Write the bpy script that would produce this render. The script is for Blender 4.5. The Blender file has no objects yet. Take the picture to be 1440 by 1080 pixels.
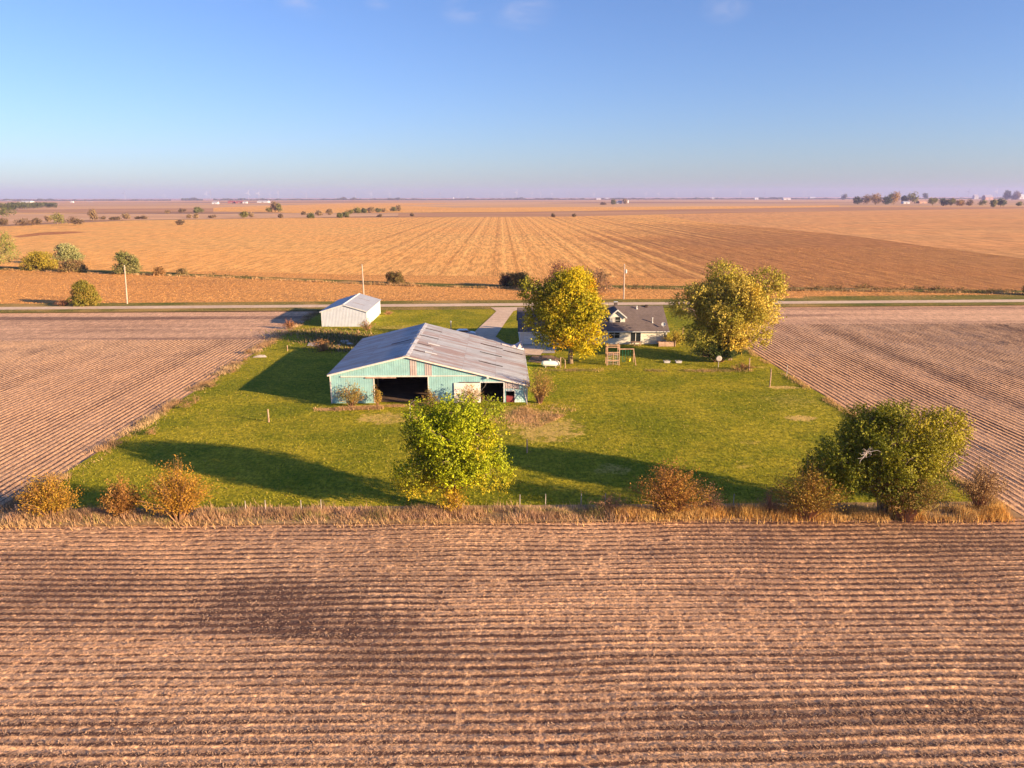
import bpy, math, random
import numpy as np
from mathutils import Vector, Matrix, Euler
R = math.radians
rng = np.random.default_rng(7)
random.seed(7)
scene = bpy.context.scene
C = scene.collection

# ------------------------------------------------------------------ camera
CAMH = 26.0; F = 1050.0
cam = bpy.data.cameras.new('camera'); co = bpy.data.objects.new('camera', cam); C.objects.link(co)
co.location = (0, 0, CAMH)
ROT = Euler((R(90 - 14.03), 0, 0)).to_matrix()
YAW = Matrix.Rotation(-R(0.82), 3, 'Z'); ROLL = Matrix.Rotation(R(-0.12), 3, 'Z')
RM = YAW @ ROT @ ROLL
co.rotation_euler = RM.to_euler()
cam.sensor_width = 36; cam.lens = 36 * F / 1440; cam.clip_end = 90000; cam.clip_start = 0.5
scene.camera = co

def ray(px, py):
    return RM @ Vector(((px - 720) / F, -(py - 540) / F, -1))
def at(px, py, H=0.0):
    d = ray(px, py); t = (H - CAMH) / d.z
    return Vector((d.x * t, d.y * t, H))
def fy(px, py, Y):                       # point of a photo ray on the upright plane y = Y
    d = ray(px, py); t = Y / d.y
    return Vector((d.x * t, Y, CAMH + d.z * t))
def zdepth(p):                           # depth along the view axis
    return -(RM.transposed() @ (Vector(p) - Vector((0, 0, CAMH)))).z

# ------------------------------------------------------------------ helpers
def tag(o, label=None, cat=None, group=None, kind=None):
    if label: o['label'] = label
    if cat: o['category'] = cat
    if group: o['group'] = group
    if kind: o['kind'] = kind
    return o
def empty(name, loc, rz=0, label=None, cat=None, group=None):
    o = bpy.data.objects.new(name, None); C.objects.link(o)
    o.location = loc; o.rotation_euler = (0, 0, rz); o.empty_display_size = .3
    return tag(o, label, cat, group)

def raw_mesh(name, V, faces, mat, parent=None, tint=None, smooth=False):
    """V (n,3); faces: list of (k,n_k) int arrays"""
    V = np.asarray(V, dtype=np.float32)
    me = bpy.data.meshes.new(name)
    me.vertices.add(len(V)); me.vertices.foreach_set('co', V.ravel())
    loops = np.concatenate([f.ravel() for f in faces]).astype(np.int32)
    tot = np.concatenate([np.full(len(f), f.shape[1]) for f in faces]).astype(np.int32)
    start = np.concatenate([[0], np.cumsum(tot)[:-1]]).astype(np.int32)
    me.loops.add(len(loops)); me.loops.foreach_set('vertex_index', loops)
    me.polygons.add(len(tot)); me.polygons.foreach_set('loop_start', start); me.polygons.foreach_set('loop_total', tot)
    if smooth: me.polygons.foreach_set('use_smooth', np.ones(len(tot), dtype=bool))
    me.update(calc_edges=True)
    if tint is not None:
        a = me.color_attributes.new('tint', 'FLOAT_COLOR', 'POINT')
        t4 = np.ones((len(V), 4), dtype=np.float32); t4[:, :3] = tint
        a.data.foreach_set('color', t4.ravel())
    me.materials.append(mat)
    o = bpy.data.objects.new(name, me); C.objects.link(o)
    if parent: o.parent = parent
    return o

class MB:
    def __init__(s): s.v = []; s.f = []
    def add(s, vs, fs):
        n = len(s.v); s.v += [tuple(v) for v in vs]; s.f += [tuple(i + n for i in f) for f in fs]; return s
    def box(s, x0, x1, y0, y1, z0, z1):
        return s.add([(x0,y0,z0),(x1,y0,z0),(x1,y1,z0),(x0,y1,z0),(x0,y0,z1),(x1,y0,z1),(x1,y1,z1),(x0,y1,z1)],
                     [(0,3,2,1),(4,5,6,7),(0,1,5,4),(1,2,6,5),(2,3,7,6),(3,0,4,7)])
    def prism_y(s, poly, y0, y1):        # poly in (x,z), counter-clockwise seen from -y
        n = len(poly)
        vs = [(x, y0, z) for x, z in poly] + [(x, y1, z) for x, z in poly]
        fs = [tuple(range(n)), tuple(range(2*n-1, n-1, -1))] + [(i, i+n, (i+1) % n + n, (i+1) % n) for i in range(n)]
        return s.add(vs, fs)
    def prism_x(s, poly, x0, x1):        # poly in (y,z)
        n = len(poly)
        vs = [(x0, y, z) for y, z in poly] + [(x1, y, z) for y, z in poly]
        fs = [tuple(range(n-1, -1, -1)), tuple(range(n, 2*n))] + [(i, (i+1) % n, (i+1) % n + n, i+n) for i in range(n)]
        return s.add(vs, fs)
    def tube(s, path, radii, n=6, cap=True):
        path = [Vector(p) for p in path]
        base = len(s.v); ring = []
        for i, p in enumerate(path):
            d = (path[min(i+1, len(path)-1)] - path[max(i-1, 0)])
            if d.length < 1e-6: d = Vector((0, 0, 1))
            d.normalize()
            a = d.orthogonal() if i == 0 else (pa - d * pa.dot(d))
            a.normalize(); pa = a; b = d.cross(a)
            r = radii[i] if hasattr(radii, '__len__') else radii
            for k in range(n):
                t = 2*math.pi*k/n
                s.v.append(tuple(p + a*math.cos(t)*r + b*math.sin(t)*r))
        for i in range(len(path)-1):
            for k in range(n):
                s.f.append((base+i*n+k, base+i*n+(k+1) % n, base+(i+1)*n+(k+1) % n, base+(i+1)*n+k))
        if cap:
            s.f.append(tuple(base+k for k in range(n-1, -1, -1))); s.f.append(tuple(base+(len(path)-1)*n+k for k in range(n)))
        return s
    def lathe(s, prof, n=14, axis='z', loc=(0,0,0)):   # prof (r, h)
        base = len(s.v)
        for r, h in prof:
            for k in range(n):
                t = 2*math.pi*k/n; a, b = r*math.cos(t), r*math.sin(t)
                p = (a, b, h) if axis == 'z' else ((h, a, b) if axis == 'x' else (b, h, a))
                s.v.append((p[0]+loc[0], p[1]+loc[1], p[2]+loc[2]))
        for i in range(len(prof)-1):
            for k in range(n):
                s.f.append((base+i*n+k, base+i*n+(k+1) % n, base+(i+1)*n+(k+1) % n, base+(i+1)*n+k))
        s.f.append(tuple(base+k for k in range(n-1, -1, -1))); s.f.append(tuple(base+(len(prof)-1)*n+k for k in range(n)))
        return s
    def build(s, name, mat, parent=None, smooth=False):
        me = bpy.data.meshes.new(name); me.from_pydata(s.v, [], s.f); me.materials.append(mat)
        if smooth:
            for p in me.polygons: p.use_smooth = True
        me.update()
        o = bpy.data.objects.new(name, me); C.objects.link(o)
        if parent: o.parent = parent
        return o

# ------------------------------------------------------------------ node helpers
class NT:
    def __init__(s, name):
        s.m = bpy.data.materials.new(name); s.m.use_nodes = True
        s.t = s.m.node_tree; s.t.nodes.clear()
        s.out = s.n('ShaderNodeOutputMaterial')
        s.geo = s.n('ShaderNodeNewGeometry'); s.pos = s.geo.outputs['Position']
    def n(s, typ, **kw):
        nd = s.t.nodes.new(typ)
        for k, v in kw.items(): setattr(nd, k, v)
        return nd
    def l(s, a, b): s.t.links.new(a, b)
    def inp(s, node, key, val):
        if hasattr(val, 'is_output'): s.l(val, node.inputs[key])
        else: node.inputs[key].default_value = val
    def scale(s, vec, sc):
        m = s.n('ShaderNodeVectorMath', operation='MULTIPLY'); s.inp(m, 0, vec); m.inputs[1].default_value = sc; return m.outputs[0]
    def noise(s, sc=1.0, vec=None, det=3, rough=.55, scale3=None, dist=0):
        nd = s.n('ShaderNodeTexNoise'); v = vec if vec is not None else s.pos
        if scale3: v = s.scale(v, scale3)
        s.l(v, nd.inputs['Vector']); nd.inputs['Scale'].default_value = sc
        nd.inputs['Detail'].default_value = det; nd.inputs['Roughness'].default_value = rough; nd.inputs['Distortion'].default_value = dist
        return nd.outputs['Fac']
    def math(s, op, a, b=0.0, c=0.0, clamp=False):
        nd = s.n('ShaderNodeMath', operation=op, use_clamp=clamp)
        s.inp(nd, 0, a); s.inp(nd, 1, b)
        if op in ('MULTIPLY_ADD', 'SMOOTH_MIN', 'COMPARE'): s.inp(nd, 2, c)
        return nd.outputs[0]
    def ramp(s, fac, lo, hi, a=0.0, b=1.0):
        nd = s.n('ShaderNodeMapRange'); nd.clamp = True
        nd.interpolation_type = 'SMOOTHSTEP'
        s.inp(nd, 0, fac); s.inp(nd, 1, lo); s.inp(nd, 2, hi); s.inp(nd, 3, a); s.inp(nd, 4, b)
        return nd.outputs[0]
    def mix(s, fac, a, b, mode='MIX'):
        nd = s.n('ShaderNodeMix', data_type='RGBA', blend_type=mode)
        s.inp(nd, 0, fac)
        for i, v in ((6, a), (7, b)):
            if hasattr(v, 'is_output'): s.l(v, nd.inputs[i])
            else: nd.inputs[i].default_value = (*v, 1)
        return nd.outputs[2]
    def sep(s, vec=None):
        nd = s.n('ShaderNodeSeparateXYZ'); s.l(vec if vec is not None else s.pos, nd.inputs[0]); return nd.outputs
    def bump(s, h, strength=.5, dist=.05):
        nd = s.n('ShaderNodeBump'); s.l(h, nd.inputs['Height']); nd.inputs['Strength'].default_value = strength; nd.inputs['Distance'].default_value = dist
        return nd.outputs[0]
    def finish(s, col, rough=.9, nrm=None, spec=.2, metal=0, trans=None):
        p = s.n('ShaderNodeBsdfPrincipled')
        if hasattr(col, 'is_output'): s.l(col, p.inputs['Base Color'])
        else: p.inputs['Base Color'].default_value = (*col, 1)
        s.inp(p, 'Roughness', rough); p.inputs['Specular IOR Level'].default_value = spec; p.inputs['Metallic'].default_value = metal
        if nrm is not None: s.l(nrm, p.inputs['Normal'])
        sh = p.outputs[0]
        if trans:
            tr = s.n('ShaderNodeBsdfTranslucent')
            if hasattr(col, 'is_output'): s.l(col, tr.inputs[0])
            else: tr.inputs[0].default_value = (*col, 1)
            mx = s.n('ShaderNodeMixShader'); mx.inputs[0].default_value = trans
            s.l(sh, mx.inputs[1]); s.l(tr.outputs[0], mx.inputs[2]); sh = mx.outputs[0]
        s.l(sh, s.out.inputs['Surface'])
        return s.m

def plain(name, col, rough=.7, spec=.3, metal=0, var=.25, sc=1.5, nscale=None):
    t = NT(name); tc = t.n('ShaderNodeTexCoord').outputs['Object']
    f = t.noise(sc, vec=tc, det=5, scale3=nscale)
    c = t.mix(t.ramp(f, .35, .65), tuple(x*(1-var) for x in col), tuple(min(1, x*(1+var*.6)) for x in col))
    return t.finish(c, rough, spec=spec, metal=metal)

def leafmat(name='foliage', trans=.35):
    t = NT(name)
    a = t.n('ShaderNodeAttribute', attribute_name='tint')
    c = t.mix(t.noise(3.0, det=1), (.82, .82, .82), (1.12, 1.12, 1.12))
    return t.finish(t.mix(1.0, a.outputs['Color'], c, 'MULTIPLY'), .65, spec=.25, trans=trans)
M_leaf = leafmat(trans=.22); M_straw = leafmat('straw', .2)

def field_mat(name, light, dark, soil, rowdir=None, rowsp=.76, rowk=.8, swath=0, swk=.3, big=1.0, cover=.5, litter=1.0, edge=None, bumpk=.5, sw_dir=None, special=None, patch=(.02,.05), grain=0, gsc=(.8, .09, 1), lines=None, midk=.5):
    """harvested field: soil showing between rows of residue, litter, broad swaths"""
    t = NT(name); x, y, z = t.sep()
    wob = t.noise(.05, det=2)
    patchn = t.noise(1.0, det=4, rough=.6, scale3=(patch[0], patch[1], 1))
    fine = t.noise(4.2, det=4, rough=.7, scale3=(1, 1, 1))
    mid = t.noise(.9, det=3, rough=.65)
    stretch = (1, 3.2, 1) if rowdir == 'x' else (3.2, 1, 1)
    clod = t.noise(1.9, det=3, rough=.7, scale3=stretch)
    cov = t.math('ADD', t.math('MULTIPLY', patchn, big), t.math('MULTIPLY', fine, .9*litter))
    cov = t.math('ADD', cov, t.math('MULTIPLY', mid, midk*litter))
    cov = t.math('ADD', cov, t.math('MULTIPLY', clod, .5*litter))
    gr = t.noise(1.0, det=3, rough=.8, scale3=(1.3, .16, 1))
    cov = t.math('ADD', cov, t.math('MULTIPLY', gr, .9*litter*grain))
    norm = big*.5 + (.7+midk*.5)*litter + .45*litter*grain - (cover - .5)
    if rowdir:
        ax = y if rowdir == 'x' else x
        ax = t.math('MULTIPLY_ADD', wob, 1.2, ax)
        w = t.math('SINE', t.math('MULTIPLY', ax, 2*math.pi/rowsp))
        w = t.math('POWER', t.math('MULTIPLY_ADD', w, .5, .5), 3.2 if rowdir == 'x' else 2.2)      # 1 = soil line
        w = t.math('MULTIPLY', w, t.ramp(t.noise(1.0, det=4, rough=.7, scale3=((.9, .5, 1) if rowdir == 'x' else (.5, .12, 1))), .32, .6, .55, 1.25))
        cov = t.math('SUBTRACT', cov, t.math('MULTIPLY', w, rowk))
        norm -= rowk*(.30 if rowdir == 'x' else .36)
    if swath:
        ax = (y if (sw_dir or rowdir) == 'x' else x)
        sn = t.n('ShaderNodeTexNoise', noise_dimensions='1D'); sn.inputs['Detail'].default_value = 2
        t.l(t.math('MULTIPLY', ax, 1.0/swath), sn.inputs['W']); sn.inputs['Scale'].default_value = 1.0
        cov = t.math('ADD', cov, t.math('MULTIPLY', sn.outputs['Fac'], swk)); norm += swk*.5
    if special: cov = t.math('ADD', cov, special(t, x, y))
    k = t.ramp(cov, norm-.32, norm+.32)
    k2 = t.ramp(fine, .35, .7)
    res = t.mix(k2, dark, light)
    c = t.mix(k, soil, res)
    if grain:
        g2 = t.noise(1.0, det=4, rough=.85, scale3=gsc)
        c = t.mix(1.0, c, t.mix(t.ramp(g2, .36, .64), (1-.38*grain,)*3, (1+.22*grain,)*3), 'MULTIPLY')
    if lines:
        xx = t.math('MULTIPLY_ADD', t.noise(.02, det=1), 1.5, x)
        ln = t.math('SINE', t.math('MULTIPLY', xx, 2*math.pi/9.1)); ln2 = t.math('SINE', t.math('MULTIPLY', xx, 2*math.pi/27.3))
        b_ = t.ramp(ln, .80, .98); d_ = t.ramp(ln, -.80, -.98); q_ = t.math('ABSOLUTE', t.math('SUBTRACT', t.math('DIVIDE', x, y), .12))
        f_ = t.math('MULTIPLY', t.ramp(q_, .48, .12), t.ramp(t.noise(.02, det=3), .3, .5, .4, 1.0)); f_ = t.math('MULTIPLY', f_, t.ramp(ln2, -1, 1, .35, .8))
        c = t.mix(t.math('MULTIPLY', b_, f_), c, t.mix(1.0, c, (1.22, 1.3, 1.35), 'MULTIPLY')); c = t.mix(t.math('MULTIPLY', d_, f_), c, t.mix(1.0, c, (.66, .60, .56), 'MULTIPLY'))
    hue = t.ramp(t.noise(.011, det=3), .35, .65)
    c = t.mix(t.math('MULTIPLY', hue, .35), c, t.mix(1.0, c, (1.12, .92, .80), 'MULTIPLY'))
    h = t.math('ADD', t.math('MULTIPLY', fine, .7), t.math('MULTIPLY', clod, .6))
    return t.finish(c, .95, nrm=t.bump(h, bumpk, .12), spec=.1)

def grass_mat(name, a, b, dry, drylo=.56, dryhi=.7, special=None):
    t = NT(name); x, y, z = t.sep()
    n1 = t.noise(.09, det=5, rough=.65); n2 = t.noise(1.1, det=5, rough=.75); n3 = t.noise(.035, det=3, dist=.4)
    c = t.mix(t.ramp(n1, .35, .65), a, b)
    c = t.mix(t.ramp(n2, .3, .7), t.mix(1.0, c, (.62, .68, .66), 'MULTIPLY'), t.mix(1.0, c, (1.3, 1.22, 1.2), 'MULTIPLY'))
    n4 = t.noise(1.0, det=4, rough=.85, scale3=(3.2, 1.4, 1)); c = t.mix(1.0, c, t.mix(t.ramp(n4, .38, .62), (.60, .66, .62), (1.28, 1.22, 1.2)), 'MULTIPLY')
    d = t.math('ADD', t.math('MULTIPLY', n3, .75), t.math('MULTIPLY', n2, .25))
    if special: d = t.math('ADD', d, special(t, x, y))
    d = t.math('ADD', d, t.math('MULTIPLY_ADD', n4, .3, -.15))
    c = t.mix(t.ramp(d, drylo, dryhi), c, dry)
    return t.finish(c, .95, nrm=t.bump(n2, .8, .12), spec=.05)

def ell(t, x, y, cx, cy, rx, ry, amt, soft=.8):     # elliptical patch mask
    a = t.math('POWER', t.math('DIVIDE', t.math('SUBTRACT', x, cx), rx), 2.0)
    b = t.math('POWER', t.math('DIVIDE', t.math('SUBTRACT', y, cy), ry), 2.0)
    s_ = t.math('ADD', a, b)
    s_ = t.math('ADD', s_, t.math('MULTIPLY_ADD', t.noise(.8, det=5, rough=.8), 6.0, -3.0))
    return t.ramp(s_, 1+soft, 1-soft, 0.0, amt)

# ------------------------------------------------------------------ palette of ground materials
TAN = (.50, .315, .175); PINK = (.46, .285, .19); SOIL = (.085, .050, .042)
def fg_special(t, x, y):
    p = at(420, 862); q = at(300, 905); r_ = at(640, 850)
    u = t.math('ADD', ell(t, x, y, p.x+1, p.y+1, 8.0, 4.2, -.36, .8), ell(t, x, y, q.x-1, q.y-.2, 7, 1.3, .28, .5))
    u = t.math('ADD', u, ell(t, x, y, r_.x+2, r_.y, 12, 3.0, .18, .6))
    return t.math('ADD', u, ell(t, x, y, at(1180, 980).x, at(1180, 980).y, 13, 5, -.2, .7))
M_fg = field_mat('bean_stubble_soil', (.86, .53, .30), (.50, .30, .175), (.10, .056, .044), 'x', .76, .70, 4.6, .7, 1.9, .655, .8, bumpk=.7, special=fg_special, patch=(.022, .07), grain=1.0, gsc=(9, 6, 1), midk=.15)
M_side = field_mat('side_field_soil', (.76, .47, .265), (.47, .285, .17), (.12, .07, .05), 'y', .76, .8, 4.6, 1.0, 1.1, .70, .8, bumpk=.6, patch=(.07, .012), grain=.8, gsc=(3.5, 1.2, 1))
M_head = field_mat('headland_soil', (.86, .54, .33), (.58, .35, .21), (.20, .12, .085), 'x', .76, .30, 5, .9, 1.8, .72, .7, bumpk=.5, patch=(.008, .07), grain=.6, gsc=(1.2, .35, 1))
M_corn = field_mat('corn_residue', (.88, .46, .14), (.60, .28, .08), (.28, .13, .045), None, big=.8, cover=.70, litter=1.3, bumpk=.8, patch=(.015, .03), grain=1.0, gsc=(1.6, .3, 1))
M_big = field_mat('corn_field_rows', (.90, .48, .155), (.66, .33, .10), (.30, .145, .05), 'y', .76, .25, 5.0, 1.0, 1.1, .72, .7, bumpk=.6, patch=(.006, .004), grain=1.0)
def big_special(t, x, y):
    q = t.math('DIVIDE', x, y); n = t.math('MULTIPLY_ADD', t.noise(.012, det=4, rough=.6), .22, -.11)
    b = t.ramp(t.math('ADD', q, n), .02, .34, 0, -.75); b = t.math('MULTIPLY', b, t.ramp(y, 1000, 420, .25, 1.0))
    g = t.ramp(t.math('ADD', q, n), -.10, -.42, 0, .7)
    return t.math('ADD', b, g)
M_big = field_mat('corn_field_rows_mixed', (.96, .53, .165), (.70, .37, .11), (.42, .20, .07), 'y', .76, .25, 5.0, 1.2, 1.1, .80, .7, bumpk=.6, patch=(.006, .004), grain=1.0, gsc=(.6, .055, 1), special=big_special, lines=1)
M_bigR = field_mat('corn_field_brown', (.72, .34, .12), (.44, .19, .065), (.22, .10, .045), 'y', .76, .2, 7.0, .45, 1.3, .56, .8, bumpk=.6, patch=(.006, .006), grain=1.0)
M_gold = field_mat('golden_field', (.90, .50, .15), (.76, .39, .105), (.46, .22, .07), None, swath=14, swk=.5, sw_dir='y', big=1.3, cover=.80, litter=.4, patch=(.004, .01), grain=1.0, gsc=(.45,.035,1))
M_smooth = field_mat('smooth_orange_field', (.76, .41, .165), (.60, .31, .115), (.42, .20, .08), None, swath=10, swk=.5, sw_dir='x', big=1.0, cover=.75, litter=.35, patch=(.003, .01), grain=1.0, gsc=(.35,.03,1))
M_brown = field_mat('bean_ground_brown', (.60, .36, .19), (.46, .26, .14), (.36, .19, .10), None, swath=20, swk=.5, sw_dir='x', big=1.5, cover=.5, litter=.25, patch=(.002, .006))
M_pinkf = field_mat('pale_pink_field', (.74, .48, .27), (.60, .37, .205), (.42, .25, .15), None, swath=30, swk=.5, sw_dir='x', big=1.3, cover=.6, litter=.25, patch=(.0015, .004))
def far_base():
    t = NT('far_prairie')
    n = t.noise(1.0, det=3, scale3=(.00035, .0016, 1)); n2 = t.noise(1.0, det=4, scale3=(.0012, .006, 1))
    vo = t.n('ShaderNodeTexVoronoi'); vo.feature = 'F1'; t.l(t.scale(t.pos, (.0007, .0016, 1)), vo.inputs['Vector']); vo.inputs['Scale'].default_value = 1
    sp = t.n('ShaderNodeSeparateColor'); t.l(vo.outputs['Color'], sp.inputs[0])
    c = t.mix(t.ramp(sp.outputs[0], .25, .75), (.58, .36, .20), (.72, .42, .18))
    c = t.mix(t.ramp(sp.outputs[1], .70, .80), c, (.40, .24, .15))
    c = t.mix(t.ramp(n2, .35, .65), t.mix(1.0, c, (.85, .85, .88), 'MULTIPLY'), c)
    return t.finish(c, .95, spec=.05)
M_far = far_base()
def lawn_special(t, x, y):
    s_ = None
    for (px, py, rx, ry, a) in ((545, 588, 3.2, 2.2, .25), (765, 600, 4.0, 5.0, .22), (735, 580, 3, 3, .2), (860, 518, 26, 1.1, .14), (1125, 588, 1.6, .9, .3), (1055, 622, 1.5, .7, .25), (1045, 655, 1.6, .7, .2),
                                (862, 660, 2.0, 1.2, .25), (700, 725, 60, 2.2, .13), (600, 590, 1.6, 1.6, .18), (560, 460, 8, 2, .16), (1105, 545, 2, .8, .25)):
        p = at(px, py); e = ell(t, x, y, p.x, p.y, rx*1.0, ry*1.2, a*.92); s_ = e if s_ is None else t.math('ADD', s_, e)
    return s_
M_lawn = grass_mat('pasture_grass', (.205, .22, .014), (.385, .325, .026), (.62, .42, .12), .60, .80, lawn_special)
M_verge = grass_mat('verge_grass', (.14, .15, .03), (.26, .21, .05), (.42, .27, .09), .48, .62)
M_ditch = grass_mat('ditch_grass', (.12, .13, .03), (.24, .19, .05), (.45, .27, .10), .50, .62)
def road_mat():
    t = NT('pale_gravel'); n = t.noise(.8, det=5, rough=.7); n2 = t.noise(.05, det=2)
    c = t.mix(t.ramp(n, .3, .7), (.58, .43, .30), (.76, .58, .41)); c = t.mix(t.ramp(n2, .4, .6), t.mix(1.0, c, (.92, .9, .9), 'MULTIPLY'), c)
    return t.finish(c, .95, nrm=t.bump(n, .3, .03), spec=.1)
M_road = road_mat()
def dirt_mat(name, a, b):
    t = NT(name); n = t.noise(.6, det=5, rough=.7)
    return t.finish(t.mix(t.ramp(n, .35, .65), a, b), .95, nrm=t.bump(n, .5, .08), spec=.05)
M_dirt = dirt_mat('bare_dirt', (.22, .13, .085), (.42, .27, .17))

# ------------------------------------------------------------------ ground
def sheet(name, pts, z, mat, kind='structure', label=None, cat=None):
    mb = MB(); mb.add([(p[0], p[1], z) for p in pts], [tuple(range(len(pts)))])
    o = mb.build(name, mat)
    if o.data.polygons[0].normal.z < 0: o.data.flip_normals()
    return tag(o, label, cat, kind=kind)
def pxs(*pts): return [at(*p) for p in pts]

sheet('ground', [(-40000, -300), (40000, -300), (40000, 42000), (-40000, 42000)], -.3, M_far, label='flat brown and orange farmland running out to the horizon', cat='ground')
XL, XR = -42.2, 43.0
Y0 = at(700, 733).y; YROAD = at(720, 431).y; YN = at(720, 437).y
def vnoise(x, y, s, seed=0):                      # cheap smooth value noise
    x = np.asarray(x)/s; y = np.asarray(y)/s
    xi = np.floor(x).astype(np.int64); yi = np.floor(y).astype(np.int64); xf = x-xi; yf = y-yi
    xf = xf*xf*(3-2*xf); yf = yf*yf*(3-2*yf)
    def h(a, b):
        n = (a*374761393 + b*668265263 + seed*974634777) & 0x7fffffff
        n = ((n ^ (n >> 13))*1274126177) & 0x7fffffff
        return ((n ^ (n >> 16)) & 0xffff)/65535.0
    return (h(xi, yi)*(1-xf)+h(xi+1, yi)*xf)*(1-yf) + (h(xi, yi+1)*(1-xf)+h(xi+1, yi+1)*xf)*yf
def relief(name, x0, x1, y0, y1, dx, dy, hf, mat, label, cat='field'):
    xs = np.arange(x0, x1+dx*.5, dx); ys = np.arange(y0, y1+dy*.5, dy)
    X, Y = np.meshgrid(xs, ys); Z = hf(X, Y)
    V = np.stack([X, Y, Z], -1).reshape(-1, 3); nx, ny = len(xs), len(ys)
    i = np.arange(nx-1)[None, :] + nx*np.arange(ny-1)[:, None]; i = i.ravel()
    q = np.stack([i, i+1, i+nx+1, i+nx], -1)
    return tag(raw_mesh(name, V, [q], mat, smooth=True), label, cat, kind='structure')
def wobf(X, Y): return X*0
def h_fg(X, Y):
    r_ = .5+.5*np.sin(2*np.pi*Y/.76)
    return -.14 + .06*(1-r_**2)*(.6+.7*vnoise(X, Y*.6, 1.3, 8)) + .022*vnoise(X, Y, .36, 1) + .045*vnoise(X, Y, .17, 2)
def h_side(X, Y):
    r_ = .5+.5*np.sin(2*np.pi*X/.76)
    return -.11 + .05*(1-r_**2)*(.6+.8*vnoise(X, Y, 2.5, 5)) + .05*vnoise(X, Y, .5, 3)
relief('stubble_field', -62, 64, 23, Y0+.6, .12, .09, h_fg, M_fg, 'harvested bean field with level rows of stubble in the foreground')
sheet('stubble_field_edge', [(-500, -200), (500, -200), (500, Y0+.3), (-500, Y0+.3)], -.22, M_fg, label='harvested field carrying on to either side of the foreground rows', cat='field')
YH = at(720, 470).y
relief('left_field', -150, XL-.2, Y0+.2, at(200, 478).y, .127, .7, h_side, M_side, 'harvested field left of the farmyard with rows running away')
relief('right_field', XR+.2, 165, Y0+.2, at(1200, 455).y, .127, .7, h_side, M_side, 'harvested field right of the farmyard with rows running away')
sheet('left_headland', [(-900, at(200, 479).y), (XL+1, at(200, 479).y), (XL+1, YROAD-6), (-900, YROAD-16)], -.10, M_head, label='cross rows of the left field along the road', cat='field')
sheet('right_headland', [(XR-4, at(1200, 456).y), (900, at(1200, 456).y), (900, YROAD+20), (XR-4, YROAD-3)], -.10, M_head, label='cross rows of the right field along the road', cat='field')
sheet('side_field_edge', [(-900, Y0), (XL, Y0), (XL, at(200, 470).y), (-900, at(200, 470).y)], -.20, M_side, label='left field beyond the modelled rows', cat='field')
sheet('side_field_edge', [(XR, Y0), (900, Y0), (900, at(1200, 450).y), (XR, at(1200, 450).y)], -.20, M_side, label='right field beyond the modelled rows', cat='field')

def h_lawn(X, Y): return .05*vnoise(X, Y, 6, 9)+.03*vnoise(X, Y, .9, 4)-.03
sheet('fence_strip', [(XL-2.5, Y0-.25), (XR+.5, Y0-.25), (XR+.5, Y0+3.2), (XL-2.5, Y0+3.2)], .045, dirt_mat('thatch', (.30, .19, .10), (.46, .30, .15)), label='strip of dead thatch under the front fence line', cat='ground')
relief('farmyard_grass', XL-.4, XR+.4, Y0+.4, YROAD-2.5, .45, .45, h_lawn, M_lawn, 'green pasture and lawn around the barn and house', 'grass ground')
# road
rl, rr = at(0, 434), at(1440, 423.2); rd = (rr-rl).normalized(); rn = Vector((-rd.y, rd.x, 0))
def roadpt(s, off): p = rl + rd*s + rn*off; return (p.x, p.y)
def strip(a, b, s0=-3000, s1=3500): return [roadpt(s0, a), roadpt(s1, a), roadpt(s1, b), roadpt(s0, b)]
sheet('road_verge', strip(-7.5, 8.5), .05, M_verge, label='grass verge along both sides of the gravel road', cat='verge')
sheet('road', strip(-2.35, 2.35), .075, M_road, label='straight pale gravel road crossing behind the farm', cat='road')
# driveway (pixels on the ground)
drv = pxs((690, 432.6), (698, 438), (688, 448), (664, 470), (640, 500), (760, 500), (770, 486), (716, 486), (697, 474), (712, 452), (722, 438), (740, 432.3))
sheet('driveway', drv, .085, M_road, label='pale gravel driveway curving from the road to the garage', cat='driveway')
# near corn residue field between road and ditch ; ditch ; big field
ditch = [(-300, 372), (0, 377), (200, 384), (300, 387), (430, 393), (560, 399), (700, 403), (870, 403.5), (1100, 406), (1300, 408.5), (1440, 411), (1800, 416)]
far_ditch = [at(x, y-2.2) for x, y in ditch]; near_ditch = [at(x, y+2.6) for x, y in ditch]
sheet('near_corn_field', [roadpt(-900, 8)] + [roadpt(1500, 8)] + [p for p in reversed(near_ditch)], 0.0, M_corn, label='orange corn residue field between the road and the grassy ditch', cat='field')
sheet('right_roadside_grass', pxs((1130, 417), (1500, 413.5), (1500, 422), (1130, 425)), .03, M_verge, label='mown grass between ditch and road at the right', cat='verge')
sheet('ditch', near_ditch + [p for p in reversed(far_ditch)], .02, M_ditch, label='grassy ditch line crossing the corn field', cat='ditch')
sheet('big_corn_field', far_ditch + pxs((1800, 300), (1440, 293.5), (1300, 295), (1080, 298.7), (930, 301.5), (800, 304.5), (700, 305), (430, 306.3), (180, 310), (0, 318.5), (-400, 322)), 0.0, M_big, label='large golden corn field with rows running to the horizon', cat='field')
#sheet('brown_corn_ground', pxs((1800, 418), (1440, 409), (1100, 404), (905, 401.5), (880, 386), (850, 365), (820, 345), (860, 330), (930, 318), (1060, 319), (1202, 332.5), (1297, 346), (1440, 364), (1800, 392)), .01, M_bigR, label='browner stretch of the corn field at the right', cat='field')
sheet('smooth_corn_ground', pxs((1800, 391.5), (1440, 363.5), (1297, 345.5), (1202, 332), (1060, 318.5), (985, 312), (930, 303), (1080, 299), (1300, 295.3), (1440, 293.8), (1800, 300)), .02, M_smooth, label='smooth orange slope of the corn field at the right', cat='field')
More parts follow.
